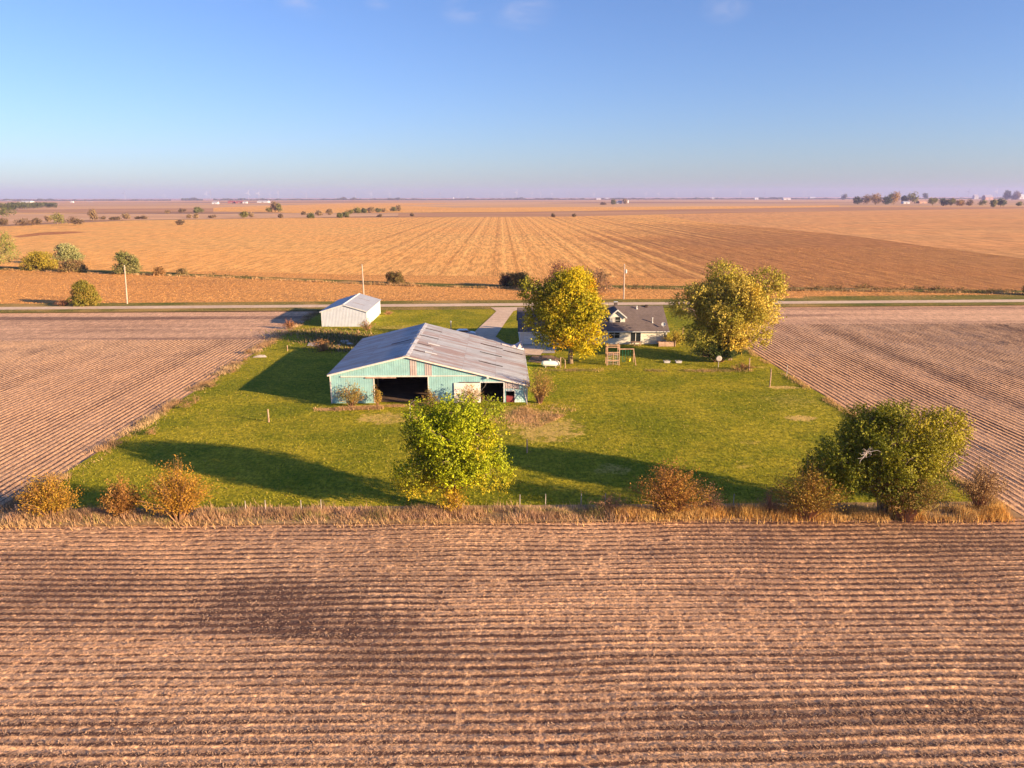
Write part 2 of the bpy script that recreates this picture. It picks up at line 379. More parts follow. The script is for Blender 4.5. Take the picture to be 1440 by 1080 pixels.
#sheet('golden_corn_ground', pxs((-300, 372), (0, 373), (200, 380), (420, 388), (480, 365), (560, 340), (640, 318), (700, 306), (430, 307), (180, 311), (0, 319.2), (-400, 323)), .01, M_gold, label='bright golden stretch of the corn field at the left', cat='field')
sheet('headland_corn_ground', pxs((250, 384.5), (560, 397), (700, 401), (900, 401.3), (1090, 403.5), (1060, 394), (860, 390), (700, 388.5), (480, 386), (300, 381)), .03, M_corn, label='brown headland strip of corn residue beside the ditch', cat='field')
sheet('pale_pasture', pxs((-400, 322), (0, 317), (120, 310), (430, 306), (560, 303.5), (610, 299), (430, 299.5), (300, 301), (0, 301), (-400, 301)), -.05, M_pinkf, label='pale pink pasture dotted with bushes at the left', cat='field')
sheet('dark_bean_ground', pxs((560, 305), (700, 305.2), (800, 304.7), (930, 301.7), (1080, 298.9), (1300, 295.2), (1440, 293.7), (1440, 290.5), (1200, 291), (900, 295.5), (700, 298.5), (560, 300)), -.02, M_brown, label='dark brown field strip beyond the corn', cat='field')
sheet('orange_far_strip', pxs((420, 299.5), (700, 298.4), (900, 295.3), (1180, 291), (1180, 288.8), (900, 291), (640, 292), (560, 289), (640, 285.5), (480, 286), (300, 292), (300, 297)), -.03, M_gold, label='orange field strip in the distance', cat='field')
sheet('brown_far_strip', pxs((0, 299), (300, 298.5), (300, 292.5), (150, 293.5), (0, 295)), -.04, M_brown, label='brown field strip in the distance at the left', cat='field')
sheet('brown_pond_patch', pxs((18, 332.5), (28, 334), (48, 332), (60, 330.8), (84, 329.6), (110, 327.5), (124, 326.4), (98, 325.4), (74, 326), (55, 327.2), (38, 329.4)), .03, M_bigR, label='dark weedy patch in the golden field', cat='field')
sheet('dirt_patch', pxs((742, 509), (772, 512), (790, 506), (775, 500), (748, 501)), .06, M_dirt, label='bare earth beside the propane tank', cat='ground')
sheet('concrete_pad', pxs((742, 497), (780, 497), (783, 489), (739, 488)), .07, plain('old_concrete', (.42, .38, .33), .9), label='concrete apron in front of the garage', cat='pad')
sheet('concrete_slab', pxs((432, 487), (450, 488), (449, 482), (434, 482)), .08, plain('slab_concrete', (.5, .42, .34), .9), label='broken slab in the weeds left of the barn', cat='slab')

# ------------------------------------------------------------------ vegetation generators
def blades(P, h, w, lean, tints, name, mat, label=None, cat=None, parent=None, kind='stuff', wind=(-.3, .1)):
    n = len(P); ang = rng.uniform(0, 2*np.pi, n); hh = h*rng.uniform(.55, 1.25, n); ww = w*rng.uniform(.7, 1.3, n)
    a = np.stack([np.cos(ang), np.sin(ang), np.zeros(n)], -1)*ww[:, None]*.5
    L = np.stack([rng.normal(wind[0]*lean, lean, n)*hh, rng.normal(wind[1]*lean, lean, n)*hh, hh], -1)
    V = np.stack([P-a, P+a, P+L+a*.12], 1).reshape(-1, 3); f = np.arange(3*n).reshape(n, 3)
    t = np.repeat(tints, 3, 0)
    o = raw_mesh(name, V, [f], mat, parent, t)
    return tag(o, label, cat, kind=kind)

def leafquads(P, size, aspect=.6, up=0.0, N=None, nb=.75):
    n = len(P)
    if N is not None:
        q = N + rng.normal(size=(n, 3))*nb; q /= np.linalg.norm(q, axis=1)[:, None]
        d = rng.normal(size=(n, 3)); d -= q*(d*q).sum(1)[:, None]; d /= np.linalg.norm(d, axis=1)[:, None]
        e = np.cross(q, d); s_ = (size*rng.uniform(.6, 1.35, n))[:, None]
        V = np.stack([P-d*s_*.5, P+e*s_*aspect*.5, P+d*s_*.5, P-e*s_*aspect*.5], 1).reshape(-1, 3)
        return V, np.arange(4*n).reshape(n, 4)
    d = rng.normal(size=(n, 3)); d[:, 2] += up; d /= np.linalg.norm(d, axis=1)[:, None]
    e = rng.normal(size=(n, 3)); e -= d*(e*d).sum(1)[:, None]; e /= np.linalg.norm(e, axis=1)[:, None]
    s_ = (size*rng.uniform(.6, 1.3, n))[:, None]
    V = np.stack([P-d*s_*.5, P+e*s_*aspect*.5, P+d*s_*.5, P-e*s_*aspect*.5], 1).reshape(-1, 3)
    return V, np.arange(4*n).reshape(n, 4)

def palmix(pal, w, n):
    pal = np.array(pal); i = rng.choice(len(pal), n, p=np.array(w)/sum(w)); return pal[i]

def sprays(O, D, k, step, size, tint, jit=.5):
    """k leaves along each spray from O in direction D"""
    n = len(O); t = np.arange(k)[None, :, None]*step
    P = O[:, None, :] + D[:, None, :]*t + rng.normal(size=(n, k, 3))*step*jit
    T = np.repeat(tint, k, 0)*rng.uniform(.8, 1.2, (n*k, 1))
    V, f = leafquads(P.reshape(-1, 3), size, .7, N=np.repeat(D, k, 0))
    return V, f, np.repeat(T, 4, 0)

def crown_lobes(rx, ry, rz, cz, nl, lr=(.3, .45), seed=1, cut=-1.0, extra=()):
    g = np.random.default_rng(seed); out = []
    tries = 0
    while len(out) < nl and tries < 4000:
        tries += 1
        d = g.normal(size=3); d /= np.linalg.norm(d)
        if d[2] < cut: continue
        rr_ = g.uniform(.45, .72); l = g.uniform(*lr)
        c = np.array([d[0]*rx*rr_, d[1]*ry*rr_, cz + d[2]*rz*rr_])
        if any(np.linalg.norm((c-o[0])/np.array([rx, ry, rz])) < .15 for o in out): continue
        out.append((c, np.array([rx, ry, rz])*l*np.array([1, 1, .85])))
    out.append((np.array([0, 0, cz]), np.array([rx, ry, rz])*.5))
    for c, r_ in extra: out.append((np.array(c, float), np.array(r_, float)))
    return out

def tree(name, label, cat, base, lobes, trunk_r, fork, pal, w, nspray, leaf=.2, k=7, parts=True, limb_r=None, group=None, lean=(0, 0), bark=None, lobecol=None, outward=.7, stemlist=None, twigs=True, colfun=None):
    root = empty(name, base, label=label, cat=cat, group=group)
    bark = bark or M_bark
    tb = MB(); n0 = (0, 0, -.15)
    if stemlist is None: stemlist = [(0, 0)]
    for sx, sy in stemlist:
        top = Vector((lean[0]+sx, lean[1]+sy, fork))
        tb.tube([(sx*.3, sy*.3, -.15), (sx*.5+lean[0]*.3, sy*.5+lean[1]*.3, fork*.45), top], [trunk_r*1.35, trunk_r, trunk_r*.85], 8)
    for li, (c, r_) in enumerate(lobes):
        sx, sy = stemlist[li % len(stemlist)]
        top = Vector((lean[0]+sx, lean[1]+sy, fork)); cv = Vector(c)
        st = top.lerp(Vector((lean[0]*.6+sx, lean[1]*.6+sy, fork*.7)), random.random())
        mid = st.lerp(cv, .5) + Vector((0, 0, -.08*(cv-st).length)) + Vector((random.uniform(-.2, .2), random.uniform(-.2, .2), 0))
        r0 = (limb_r or trunk_r*.42)*random.uniform(.7, 1.2)
        tb.tube([st, mid, cv], [r0, r0*.65, r0*.35], 5)
        if twigs:
            for _ in range(5):
                d = Vector(np.random.default_rng(li*7+_).normal(size=3)); d.z += .4; d.normalize()
                e = cv + Vector((d.x*r_[0], d.y*r_[1], d.z*r_[2]))*.85
                tb.tube([cv, cv.lerp(e, .5)+Vector((0, 0, .05)), e], [r0*.35, r0*.2, .012], 4, cap=False)
    tr = tb.build('trunk', bark, root, smooth=True)
    O, D, T = [], [], []
    vol = np.array([np.prod(r_)**(2/3) for c, r_ in lobes]); vol /= vol.sum()
    pal = np.array(pal); w = np.array(w)/sum(w)
    for li, (c, r_) in enumerate(lobes):
        n = max(3, int(nspray*vol[li]))
        d = rng.normal(size=(n, 3)); d /= np.linalg.norm(d, axis=1)[:, None]
        rad = .45+.5*rng.random(n)**.6
        P = c + d*r_*rad[:, None]
        dd = d*outward + rng.normal(size=(n, 3))*.45 + np.array([0, 0, .35]); dd /= np.linalg.norm(dd, axis=1)[:, None]
        base_c = pal[rng.choice(len(pal), p=w)] if lobecol is None else pal[lobecol[li % len(lobecol)]]
        t = base_c*.6 + palmix(pal, w, n)*.4
        if colfun is not None: t = colfun(P, t)
        O.append(P); D.append(dd); T.append(t)
    O = np.concatenate(O); D = np.concatenate(D); T = np.concatenate(T)
    # drop sprays buried deep in the middle of the crown, keep a lumpy surface
    keep = np.ones(len(O), bool); gap = vnoise(O[:, 0]*1.3+O[:, 2], O[:, 1]*1.3-O[:, 2]*.7, leaf*6, 11); keep &= gap > .30
    O, D, T = O[keep], D[keep], T[keep]
    V, f, t = sprays(O, D, k, leaf*.62, leaf, T)
    raw_mesh('crown', V, [f], M_leaf, root, t)
    return root

def bush(name, label, cat, base, rx, ry, h, pal, w, nstem, leaf=.13, perstem=40, group=None, stems=True, spread=1.0, twigcol=None, start=.25, parts=('stems', 'foliage'), up=.0):
    root = empty(name, base, label=label, cat=cat, group=group)
    tb = MB(); P, T = [], []; pal = np.array(pal); w = np.array(w)/sum(w)
    for i in range(nstem):
        a = rng.uniform(0, 2*np.pi); q = rng.uniform(0, 1)**.6; hh = h*(1-.5*q**2.0)*(rng.uniform(.7, 1.05) if i % 7 else rng.uniform(1.0, 1.22)); q *= (1 if i % 5 else 1.2)
        e = np.array([math.cos(a)*rx*q*spread, math.sin(a)*ry*q*spread, hh]); b = np.array([e[0]*.12, e[1]*.12, -.05])
        m = b*.5+e*.5 + np.array([-e[0]*.12, -e[1]*.12, h*.08])
        if stems and (i % 2 == 0): tb.tube([b, m, e], [.028*h/2.5+.008, .02, .006], 3, cap=False)
        tt = rng.uniform(start, 1.02, perstem)**.8
        pts = (1-tt)[:, None]**2*b + (2*tt*(1-tt))[:, None]*m + (tt**2)[:, None]*e
        pts = pts + rng.normal(size=(perstem, 3))*(.05+.09*h*.4)*np.array([1, 1, .8]); pts[:, 2] = np.abs(pts[:, 2])+.02
        c = pal[rng.choice(len(pal), p=w)]
        P.append(pts); T.append((c*.55+palmix(pal, w, perstem)*.45)*rng.uniform(.8, 1.2, (perstem, 1)))
    if stems: tb.build(parts[0], twigcol or M_twig, root)
    P = np.concatenate(P); T = np.concatenate(T); V, f = leafquads(P, leaf)
    raw_mesh(parts[1], V, [f], M_leaf, root, np.repeat(T, 4, 0))
    return root

M_bark = plain('bark', (.26, .19, .13), .9, .1, var=.4, sc=6, nscale=(3, 3, .6))
M_twig = plain('twig_bark', (.30, .17, .10), .9, .1)
M_pale = plain('dead_wood', (.42, .37, .34), .9, .1)

# foliage colours
GRN = [(.29, .35, .006), (.40, .44, .008), (.18, .21, .01), (.52, .42, .010)]
YEL = [(.58, .46, .008), (.66, .41, .006), (.36, .33, .012), (.19, .20, .012), (.76, .37, .01)]
OLV = [(.44, .37, .04), (.62, .48, .09), (.24, .23, .02), (.16, .17, .02), (.62, .40, .04)]
DKG = [(.17, .19, .010), (.24, .24, .012), (.10, .12, .010), (.36, .29, .015)]
ORG = [(.42, .22, .03), (.36, .15, .03), (.48, .28, .03), (.28, .18, .03)]
RUST = [(.36, .16, .06), (.44, .23, .10), (.30, .14, .07), (.26, .20, .06)]
GREY = [(.20, .21, .08), (.28, .26, .11), (.14, .16, .06)]

def hgt(base, py):                       # height of photo row py above a ground point
    d = ray(720, py); k = base.y / d.y; return max(.1, CAMH + d.z*k)
def wid(base, px): return px/F*zdepth(base)

# --- green tree, front centre
b = at(641, 716); H = hgt(b, 553); Rw = wid(b, 178)/2; print('green tree', b, H, Rw)
lb = crown_lobes(Rw*.98, Rw*.9, H*.40, H*.57, 64, (.16, .27), 3, -.95, extra=[((-Rw*.62, -.3, H*.30), (Rw*.34, Rw*.35, H*.14)), ((Rw*.55, -.4, H*.33), (Rw*.36, Rw*.35, H*.15)), ((-Rw*.2, .2, H*.26), (Rw*.4, Rw*.35, H*.12)), ((-Rw*.45, 0, H*.8), (Rw*.3, Rw*.3, H*.12)), ((Rw*.45, 0, H*.82), (Rw*.32, Rw*.3, H*.13)), ((Rw*.05, -.5, H*.86), (Rw*.3, Rw*.3, H*.12))])
def low_yellow(P, t):
    k = np.clip((.36*H - P[:, 2])/(.2*H), 0, 1)[:, None]; return t*(1-k) + np.array([.50, .34, .02])*k
tree('green_tree', 'round bright yellow-green tree in front of the teal barn', 'tree', b, lb, .2, H*.22, GRN, (3, 3.2, 2, .5), 11000, .17, 8, colfun=low_yellow)
bush('yellow_shrub', 'orange-yellow shrub at the foot of the round green tree', 'shrub', at(638, 722), 1.5, 1.3, 2.3, [(.52, .32, .02), (.5, .25, .03), (.4, .33, .03)], (2, 1, 1), 60, .12, 40)

# --- dark olive tree, front right
b = at(1240, 722); H = hgt(b, 556); Rw = wid(b, 186)/2; print('olive tree', b, H, Rw)
ex = [((-Rw*.95, .2, H*.36), (Rw*.30, Rw*.3, H*.16)), ((-Rw*.75, -.4, H*.5), (Rw*.34, Rw*.34, H*.2)), ((Rw*.62, 0, H*.64), (Rw*.42, Rw*.4, H*.22)), ((Rw*.45, -.3, H*.42), (Rw*.4, Rw*.4, H*.18)), ((Rw*.2, -.8, H*.22), (Rw*.35, Rw*.3, H*.14)), ((Rw*.85, .3, H*.7), (Rw*.3, Rw*.3, H*.15)), ((-Rw*.5, -.6, H*.42), (Rw*.34, Rw*.34, H*.18)), ((-Rw*.45, -.3, H*.66), (Rw*.34, Rw*.34, H*.17)), ((-Rw*.72, 0, H*.28), (Rw*.3, Rw*.3, H*.13)), ((-Rw*.15, -.9, H*.3), (Rw*.34, Rw*.3, H*.16)), ((Rw*.7, -.2, H*.5), (Rw*.32, Rw*.3, H*.14))]
def olive_side(P, t):
    k = np.clip((P[:, 0]+2)/(Rw*1.2), 0, 1)[:, None]*np.clip((P[:, 2]-.25*H)/(.3*H), 0, 1)[:, None]*(.5+.9*vnoise(P[:, 0], P[:, 2], 1.3, 73))[:, None]
    k = np.clip(k, 0, 1); return t*(1-k*.7) + np.array([.42, .34, .015])*k*.7
tree('olive_tree', 'wide dark green tree turning yellow at the front right corner', 'tree', b, crown_lobes(Rw*.95, Rw*.8, H*.38, H*.60, 56, (.15, .26), 5, -.9, extra=ex), .16, H*.2, DKG, (3, 3, 2, .7), 13000, .16, 8, stemlist=[(-.7, 0), (0, .2), (.7, -.1), (.2, -.5)], colfun=olive_side)
# pale dead branch showing in it
db = MB(); 
for i in range(15):
    g = np.random.default_rng(40+i); d = Vector((g.normal()*.9, -.3+g.normal()*.3, g.normal()*.55)); q = d*.45+Vector((g.normal()*.12, 0, g.normal()*.15))
    db.tube([(0, 0, 0), q, d*.72+Vector((g.normal()*.15, 0, g.normal()*.15))], [.026, .018, .008], 4)
p = at(1219, 636, 0); rt = ray(1219, 636); k = (b.y-3.6)/rt.y
db.tube([(0, 0, 0), (.6, 1.4, -.9), (.9, 3.0, -1.8)], [.04, .07, .1], 5)
o = db.build('dead_branch', M_pale); o.location = (rt.x*k, rt.y*k, CAMH+rt.z*k); tag(o, 'pale dead branch sticking out of the wide dark green tree', 'branch')

# --- yellow tree by the house
b = at(802, 511); H = hgt(b, 369); Rw = wid(b, 116)/2; print('yellow tree', b, H, Rw)
ex = [((-Rw*.95, .5, H*.72), (Rw*.3, Rw*.3, H*.09)), ((-Rw*.75, -.5, H*.42), (Rw*.36, Rw*.3, H*.1)), ((-Rw*.8, .8, H*.5), (Rw*.3, Rw*.3, H*.1)), ((Rw*.55, -.5, H*.25), (Rw*.3, Rw*.35, H*.09)), ((Rw*.28, -1, H*.18), (Rw*.25, Rw*.3, H*.08)), ((-Rw*.25, -1, H*.26), (Rw*.3, Rw*.3, H*.08)), ((-Rw*.6, -.4, H*.27), (Rw*.25, Rw*.3, H*.08))]
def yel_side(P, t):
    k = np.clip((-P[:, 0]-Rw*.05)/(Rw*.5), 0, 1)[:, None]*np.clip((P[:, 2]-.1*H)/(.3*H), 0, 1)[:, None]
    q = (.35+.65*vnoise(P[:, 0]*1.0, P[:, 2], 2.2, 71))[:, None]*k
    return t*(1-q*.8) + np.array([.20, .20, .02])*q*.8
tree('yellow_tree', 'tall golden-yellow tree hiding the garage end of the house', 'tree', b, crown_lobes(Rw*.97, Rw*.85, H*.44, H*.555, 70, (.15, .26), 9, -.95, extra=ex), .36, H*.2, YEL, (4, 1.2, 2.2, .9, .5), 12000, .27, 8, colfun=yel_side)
# --- big olive-gold tree right of the house
b = at(1028, 506); H = hgt(b, 371); b.x -= .4; Rw = wid(b, 146)/2; print('gold tree', b, H, Rw)
ex = [((-Rw*.85, .5, H*.56), (Rw*.3, Rw*.3, H*.12)), ((-Rw*.7, 0, H*.70), (Rw*.22, Rw*.3, H*.07)), ((Rw*.60, 0, H*.80), (Rw*.34, Rw*.3, H*.12)), ((Rw*.74, .4, H*.72), (Rw*.24, Rw*.25, H*.09)), ((Rw*.65, 0, H*.5), (Rw*.32, Rw*.3, H*.12)), ((-Rw*.55, -.5, H*.26), (Rw*.36, Rw*.3, H*.12)), ((Rw*.45, -.5, H*.24), (Rw*.33, Rw*.3, H*.10)), ((0, -1.0, H*.2), (Rw*.3, Rw*.3, H*.09)), ((-Rw*.2, 0, H*.9), (Rw*.3, Rw*.3, H*.09))]
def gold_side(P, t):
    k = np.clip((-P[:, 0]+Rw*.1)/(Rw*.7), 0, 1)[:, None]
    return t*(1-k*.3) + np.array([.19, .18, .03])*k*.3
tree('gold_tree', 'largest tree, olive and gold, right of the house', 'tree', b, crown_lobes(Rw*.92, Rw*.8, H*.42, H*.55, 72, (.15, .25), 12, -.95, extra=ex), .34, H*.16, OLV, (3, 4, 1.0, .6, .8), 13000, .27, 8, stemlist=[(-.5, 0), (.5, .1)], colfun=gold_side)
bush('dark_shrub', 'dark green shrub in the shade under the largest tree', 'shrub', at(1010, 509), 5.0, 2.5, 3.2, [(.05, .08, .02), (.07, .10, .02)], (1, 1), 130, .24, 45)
bush('brown_weed_clump', 'reddish brown weed clump by the garden post under the largest tree', 'weeds', at(1043, 521), 2.0, 1.0, 1.2, RUST, (1, 1, 1, 1), 40, .14, 26)

# --- fence-line bushes (px, base py, width px, top py)
FB = [('orange_bush', 'yellow-orange bush at the far left end of the front fence line', 72, 728, 76, 668, [(.50, .29, .03), (.44, .22, .03), (.38, .28, .03), (.34, .15, .03)], 110),
      ('rusty_bush', 'narrow rust-orange bush, second from the left on the front fence line', 174, 729, 58, 676, [(.42, .20, .04), (.34, .15, .04), (.46, .26, .06)], 80),
      ('copper_bush', 'large copper-orange bush, third from the left on the front fence line', 252, 731, 88, 657, [(.46, .24, .03), (.36, .17, .03), (.52, .30, .03)], 130),
      ('brown_bush', 'spreading brown bush with golden tips in the middle of the right fence line', 940, 724, 112, 661, [(.40, .18, .04), (.44, .26, .03), (.30, .13, .04)], 120),
      ('golden_bush', 'brown and golden bush just left of the wide dark green tree', 1133, 730, 96, 659, [(.36, .22, .03), (.42, .28, .03), (.34, .15, .03), (.22, .18, .03)], 120),
      ('olive_bush', 'olive brown bush under the wide dark green tree', 1272, 730, 104, 650, [(.26, .20, .03), (.32, .22, .04), (.20, .17, .03), (.34, .18, .05)], 150),
      ('dry_bush', 'thin dry bush at the right end of the front fence line', 1376, 715, 64, 664, [(.40, .24, .10), (.34, .20, .09), (.44, .28, .12)], 60)]
for nm, lab, px, py, wpx, tp, pal, ns in FB:
    b = at(px, py); bush(nm, lab, 'bush', b, wid(b, wpx)/2*1.12, wid(b, wpx)/2*.85, hgt(b, tp)*1.06, [tuple(c_*.85 for c_ in q_) for q_ in pal], [1]*len(pal), int(ns*1.7), .14, 44)
for nm, lab, px, py, wpx, tp in [('thorn_bush', 'small brown thicket beside the brown bush on the fence line', 1000, 722, 50, 684), ('thorn_bush', 'small brown thicket left of the golden bush by the dark green tree', 1082, 722, 36, 690),
                             ('thorn_bush', 'tall brown weeds left of the brown bush on the fence line', 860, 720, 70, 695)]:
    b = at(px, py); bush(nm, lab, 'weeds', b, wid(b, wpx)/2, 1.0, hgt(b, tp), [(.36, .20, .11), (.28, .15, .09)], [1, 1], 50, .09, 22, group='brown weed thickets on the front fence line')

# --- bushes round the barn
BB = [('barn_bush', 'green and orange bush before the left part of the barn front', 495, 572, 48, 536, [(.30, .22, .05), (.22, .22, .05), (.40, .22, .05)], 70),
      ('barn_bush', 'slim orange bush at the left jamb of the big barn door', 531, 571, 18, 543, [(.42, .24, .05), (.34, .26, .05)], 26),
      ('barn_bush', 'low rusty bush at the right jamb of the big barn door', 606, 572, 26, 547, [(.34, .20, .06), (.28, .22, .05)], 30),
      ('barn_bush', 'brown bush before the white sliding barn door', 661, 572, 46, 541, [(.40, .24, .10), (.30, .24, .06)], 50),
      ('corner_bush', 'tall brown bush at the right corner of the teal barn', 759, 567, 48, 516, [(.34, .20, .06), (.28, .20, .05), (.40, .24, .06)], 90),
      ('slab_bush', 'round rust-brown bush beside the broken slab left of the barn', 453, 494, 34, 476, [(.42, .22, .09), (.38, .20, .08)], 60),
      ('corner_field_bush', 'small red-brown bush at the field corner left of the white shed', 407, 462, 22, 448, [(.38, .17, .08), (.30, .14, .06)], 40),
      ('shed_bush', 'reddish weeds at the near right corner of the white shed', 516, 465, 30, 448, [(.42, .18, .12), (.30, .26, .06)], 40),
      ('shed_bush', 'small tan weed clump at the far right corner of the white shed', 546, 443, 14, 436, [(.5, .28, .14)], 18)]
for nm, lab, px, py, wpx, tp, pal, ns in BB:
    b = at(px, py); bush(nm, lab, 'bush' if 'weed' not in lab else 'weeds', b, wid(b, wpx)/2, wid(b, wpx)/2*.7, hgt(b, tp), pal, [1]*len(pal), ns, .17, 26)
b = at(947, 486); bush('garden_bush', 'yellow-brown bush past the right end of the house', 'bush', b, 2.1, 1.6, 2.8, [(.42, .30, .04), (.30, .24, .04)], [1, 1], 60, .2, 30)

# ------------------------------------------------------------------ grasses as geometry
def scatter(n, x0, x1, y0, y1): return np.stack([rng.uniform(x0, x1, n), rng.uniform(y0, y1, n), np.zeros(n)], -1)
# pasture tufts
n = 150000
P = scatter(n, XL, XR, Y0, YROAD-6); 
wgt = (Y0/P[:, 1])**1.3; P = P[rng.random(n) < wgt]
bx0, bx1, by0, by1 = -25, 3.5, 93.5, 121
P = P[~((P[:, 0] > bx0) & (P[:, 0] < bx1) & (P[:, 1] > by0) & (P[:, 1] < by1))]
dp = np.array([(p.x, p.y) for p in drv])
def inpoly(P, poly):
    x, y = P[:, 0], P[:, 1]; ins = np.zeros(len(P), bool); j = len(poly)-1
    for i in range(len(poly)):
        xi, yi = poly[i]; xj, yj = poly[j]
        c = ((yi > y) != (yj > y)) & (x < (xj-xi)*(y-yi)/(yj-yi+1e-9)+xi); ins ^= c; j = i
    return ins
P = P[~inpoly(P, dp)]
P[:, 2] = h_lawn(P[:, 0], P[:, 1])-.01
g1 = vnoise(P[:, 0], P[:, 1], 7, 21)[:, None]; g2 = vnoise(P[:, 0], P[:, 1], 1.3, 22)[:, None]
T = np.array([.22, .222, .012])*(1-g1)+np.array([.39, .34, .024])*g1; T = T*(.66+.42*g2)*rng.uniform(.7, 1.15, (len(P), 1))
dry = rng.random(len(P)) < .05; T[dry] = np.array([.44, .31, .08])
blades(P, .12, .11, .7, T, 'lawn_grass', M_straw, 'short green grass covering the pasture and lawn', 'grass')
# tall dry grass of the front fence line
def drygrass(name, label, segs, n, h, cols, w=.05, lean=.3, base=0):
    Ps = []
    for (xa, ya), (xb, yb), wd, frac in segs:
        m = int(n*frac); t = rng.random(m); q = rng.normal(0, wd*.45, m)
        d = np.array([xb-xa, yb-ya]); L = np.linalg.norm(d); nn = np.array([-d[1], d[0]])/L
        clump = vnoise(t*L, q*0, 1.7, 31); clump = vnoise(t*L, q, 1.7, 31)*.6+vnoise(t*L, q, 5.0, 32)*.6; keep = rng.random(m) < (clump-.28)*2.2+base
        pp = np.stack([xa+d[0]*t+nn[0]*q, ya+d[1]*t+nn[1]*q, np.zeros(m)], -1)[keep]; Ps.append(pp)
    P = np.concatenate(Ps); c = vnoise(P[:, 0], P[:, 1], 2.6, 33)
    cols = np.array(cols); idx = np.clip((c*1.2-.1)*len(cols) + rng.normal(0, .5, len(P)), 0, len(cols)-.01).astype(int)
    T = cols[idx]*rng.uniform(.75, 1.2, (len(P), 1)); hh = .85*h*(.22+.8*vnoise(P[:, 0], P[:, 1], 1.2, 35)+.55*vnoise(P[:, 0], P[:, 1], 4.5, 36)**2)
    return blades(P, hh, w, lean, T, name, M_straw, label, 'dry grass')
gp = lambda px, py: (at(px, py).x, at(px, py).y)
drygrass('dry_grass', 'pinkish tan dry grass along the left part of the front fence line', [(gp(15, 726), gp(470, 724), 1.4, .5), (gp(470, 724), gp(900, 724), 1.3, .5)], 26000, .85, [(.46, .28, .18), (.52, .33, .17), (.40, .24, .14), (.30, .26, .08), (.56, .36, .20)], base=.5)
drygrass('dry_grass', 'bright golden dry grass along the right part of the front fence line', [(gp(860, 725), gp(1080, 724), 1.1, .35), (gp(1080, 724), gp(1415, 725), 1.3, .65)], 20000, .95, [(.66, .40, .11), (.60, .34, .10), (.56, .36, .14), (.70, .45, .15)], .05, .22, base=.5)
drygrass('dry_grass', 'thin dry grass along the left field boundary', [((XL, Y0+2), (XL-.6, 110), 1.2, .5), ((XL-.6, 110), (XL-1, YN), 1.5, .5)], 30000, .62, [(.48, .30, .15), (.34, .20, .10), (.26, .19, .08), (.56, .38, .2)])
drygrass('dry_grass', 'pale yellow grass along the right field boundary', [((XR, Y0+1), (XR-.2, 100), .9, .65), ((XR-.2, 100), (XR, 150), .8, .35)], 15000, .5, [(.60, .40, .16), (.54, .33, .13), (.50, .34, .14)])
drygrass('dry_grass', 'tan dead grass heaped against the barn front', [(gp(440, 577), gp(540, 574), .8, .4), (gp(540, 572), gp(620, 568), .6, .2), (gp(715, 580), gp(780, 592), 5.5, .5)], 12000, .42, [(.60, .36, .18), (.56, .36, .2), (.42, .26, .12)])
drygrass('dry_grass', 'faint dry grass along the old fence between house and pasture', [(gp(760, 521), gp(1060, 522), 1.0, 1.0)], 7000, .4, [(.50, .33, .15), (.36, .27, .09), (.26, .22, .06)])
drygrass('dry_grass', 'tall dry grass along the ditch beyond the road', [((near_ditch[i].x, near_ditch[i].y), (near_ditch[i+1].x, near_ditch[i+1].y), 1.6, .12) for i in range(1, 10)], 16000, .9, [(.62, .38, .18), (.46, .27, .12), (.30, .2, .08)], .16)
m_ = 5200; xx = rng.uniform(XL-2, XR, m_); off = np.abs(rng.normal(0, .55, m_)); P = np.stack([xx, Y0+.3-off, np.full(m_, -.1)], -1)
P = P[rng.random(m_) < vnoise(P[:, 0], P[:, 1], 3.0, 81)*1.3-.2]
blades(P, .5, .06, .4, palmix([(.56, .36, .18), (.46, .28, .14), (.62, .40, .16)], (1, 1, 1), len(P))*(1), 'dry_grass', M_straw, 'stray dry tufts spilling from the fence line onto the field edge', 'dry grass')
# dark weeds by the rubble left of the barn
P = []
for px, py, rx, ry, m in ((470, 475, 7, 5, 1300), (500, 480, 5, 6, 1000), (430, 468, 7, 4, 600), (485, 490, 5, 3, 700)):
    c = at(px, py); P.append(np.stack([rng.normal(c.x, rx*.5, m), rng.normal(c.y, ry*.6, m), np.zeros(m)], -1))
P = np.concatenate(P); T = palmix([(.13, .15, .03), (.22, .19, .05), (.34, .20, .10), (.44, .30, .14)], (2, 1.5, 1.5, .7), len(P))
blades(P, .3+.5*vnoise(P[:, 0], P[:, 1], 2.0, 91), .22, .5, T, 'weed_patch', M_leaf, 'dark tall weeds between the barn and the white shed', 'weeds')
# standing corn residue beyond the road
n = 120000
P = np.stack([rng.uniform(-230, 260, n), 188+210*rng.random(n)**1.5, np.zeros(n)], -1)
dx_ = [p.x for p in near_ditch]; dn_ = [p.y for p in near_ditch]; df_ = [p.y for p in far_ditch]
yn = np.interp(P[:, 0], dx_, dn_); yf_ = np.interp(P[:, 0], [p.x for p in far_ditch], df_)
ry = np.array([roadpt(0, 8.5)[1] + (roadpt(1000, 8.5)[1]-roadpt(0, 8.5)[1])*(x_-roadpt(0, 8.5)[0])/(roadpt(1000, 8.5)[0]-roadpt(0, 8.5)[0]) for x_ in P[:, 0]])
P = P[((P[:, 1] > ry) & (P[:, 1] < yn-.5)) | (P[:, 1] > yf_+.5)]
T = palmix([(.72, .38, .12), (.55, .27, .08), (.30, .14, .05), (.85, .50, .19)], (3, 3, 3, 1), len(P))
blades(P, .20, .13, .5, T, 'corn_residue', M_straw, 'broken corn stalks littering the field beyond the road', 'corn residue')
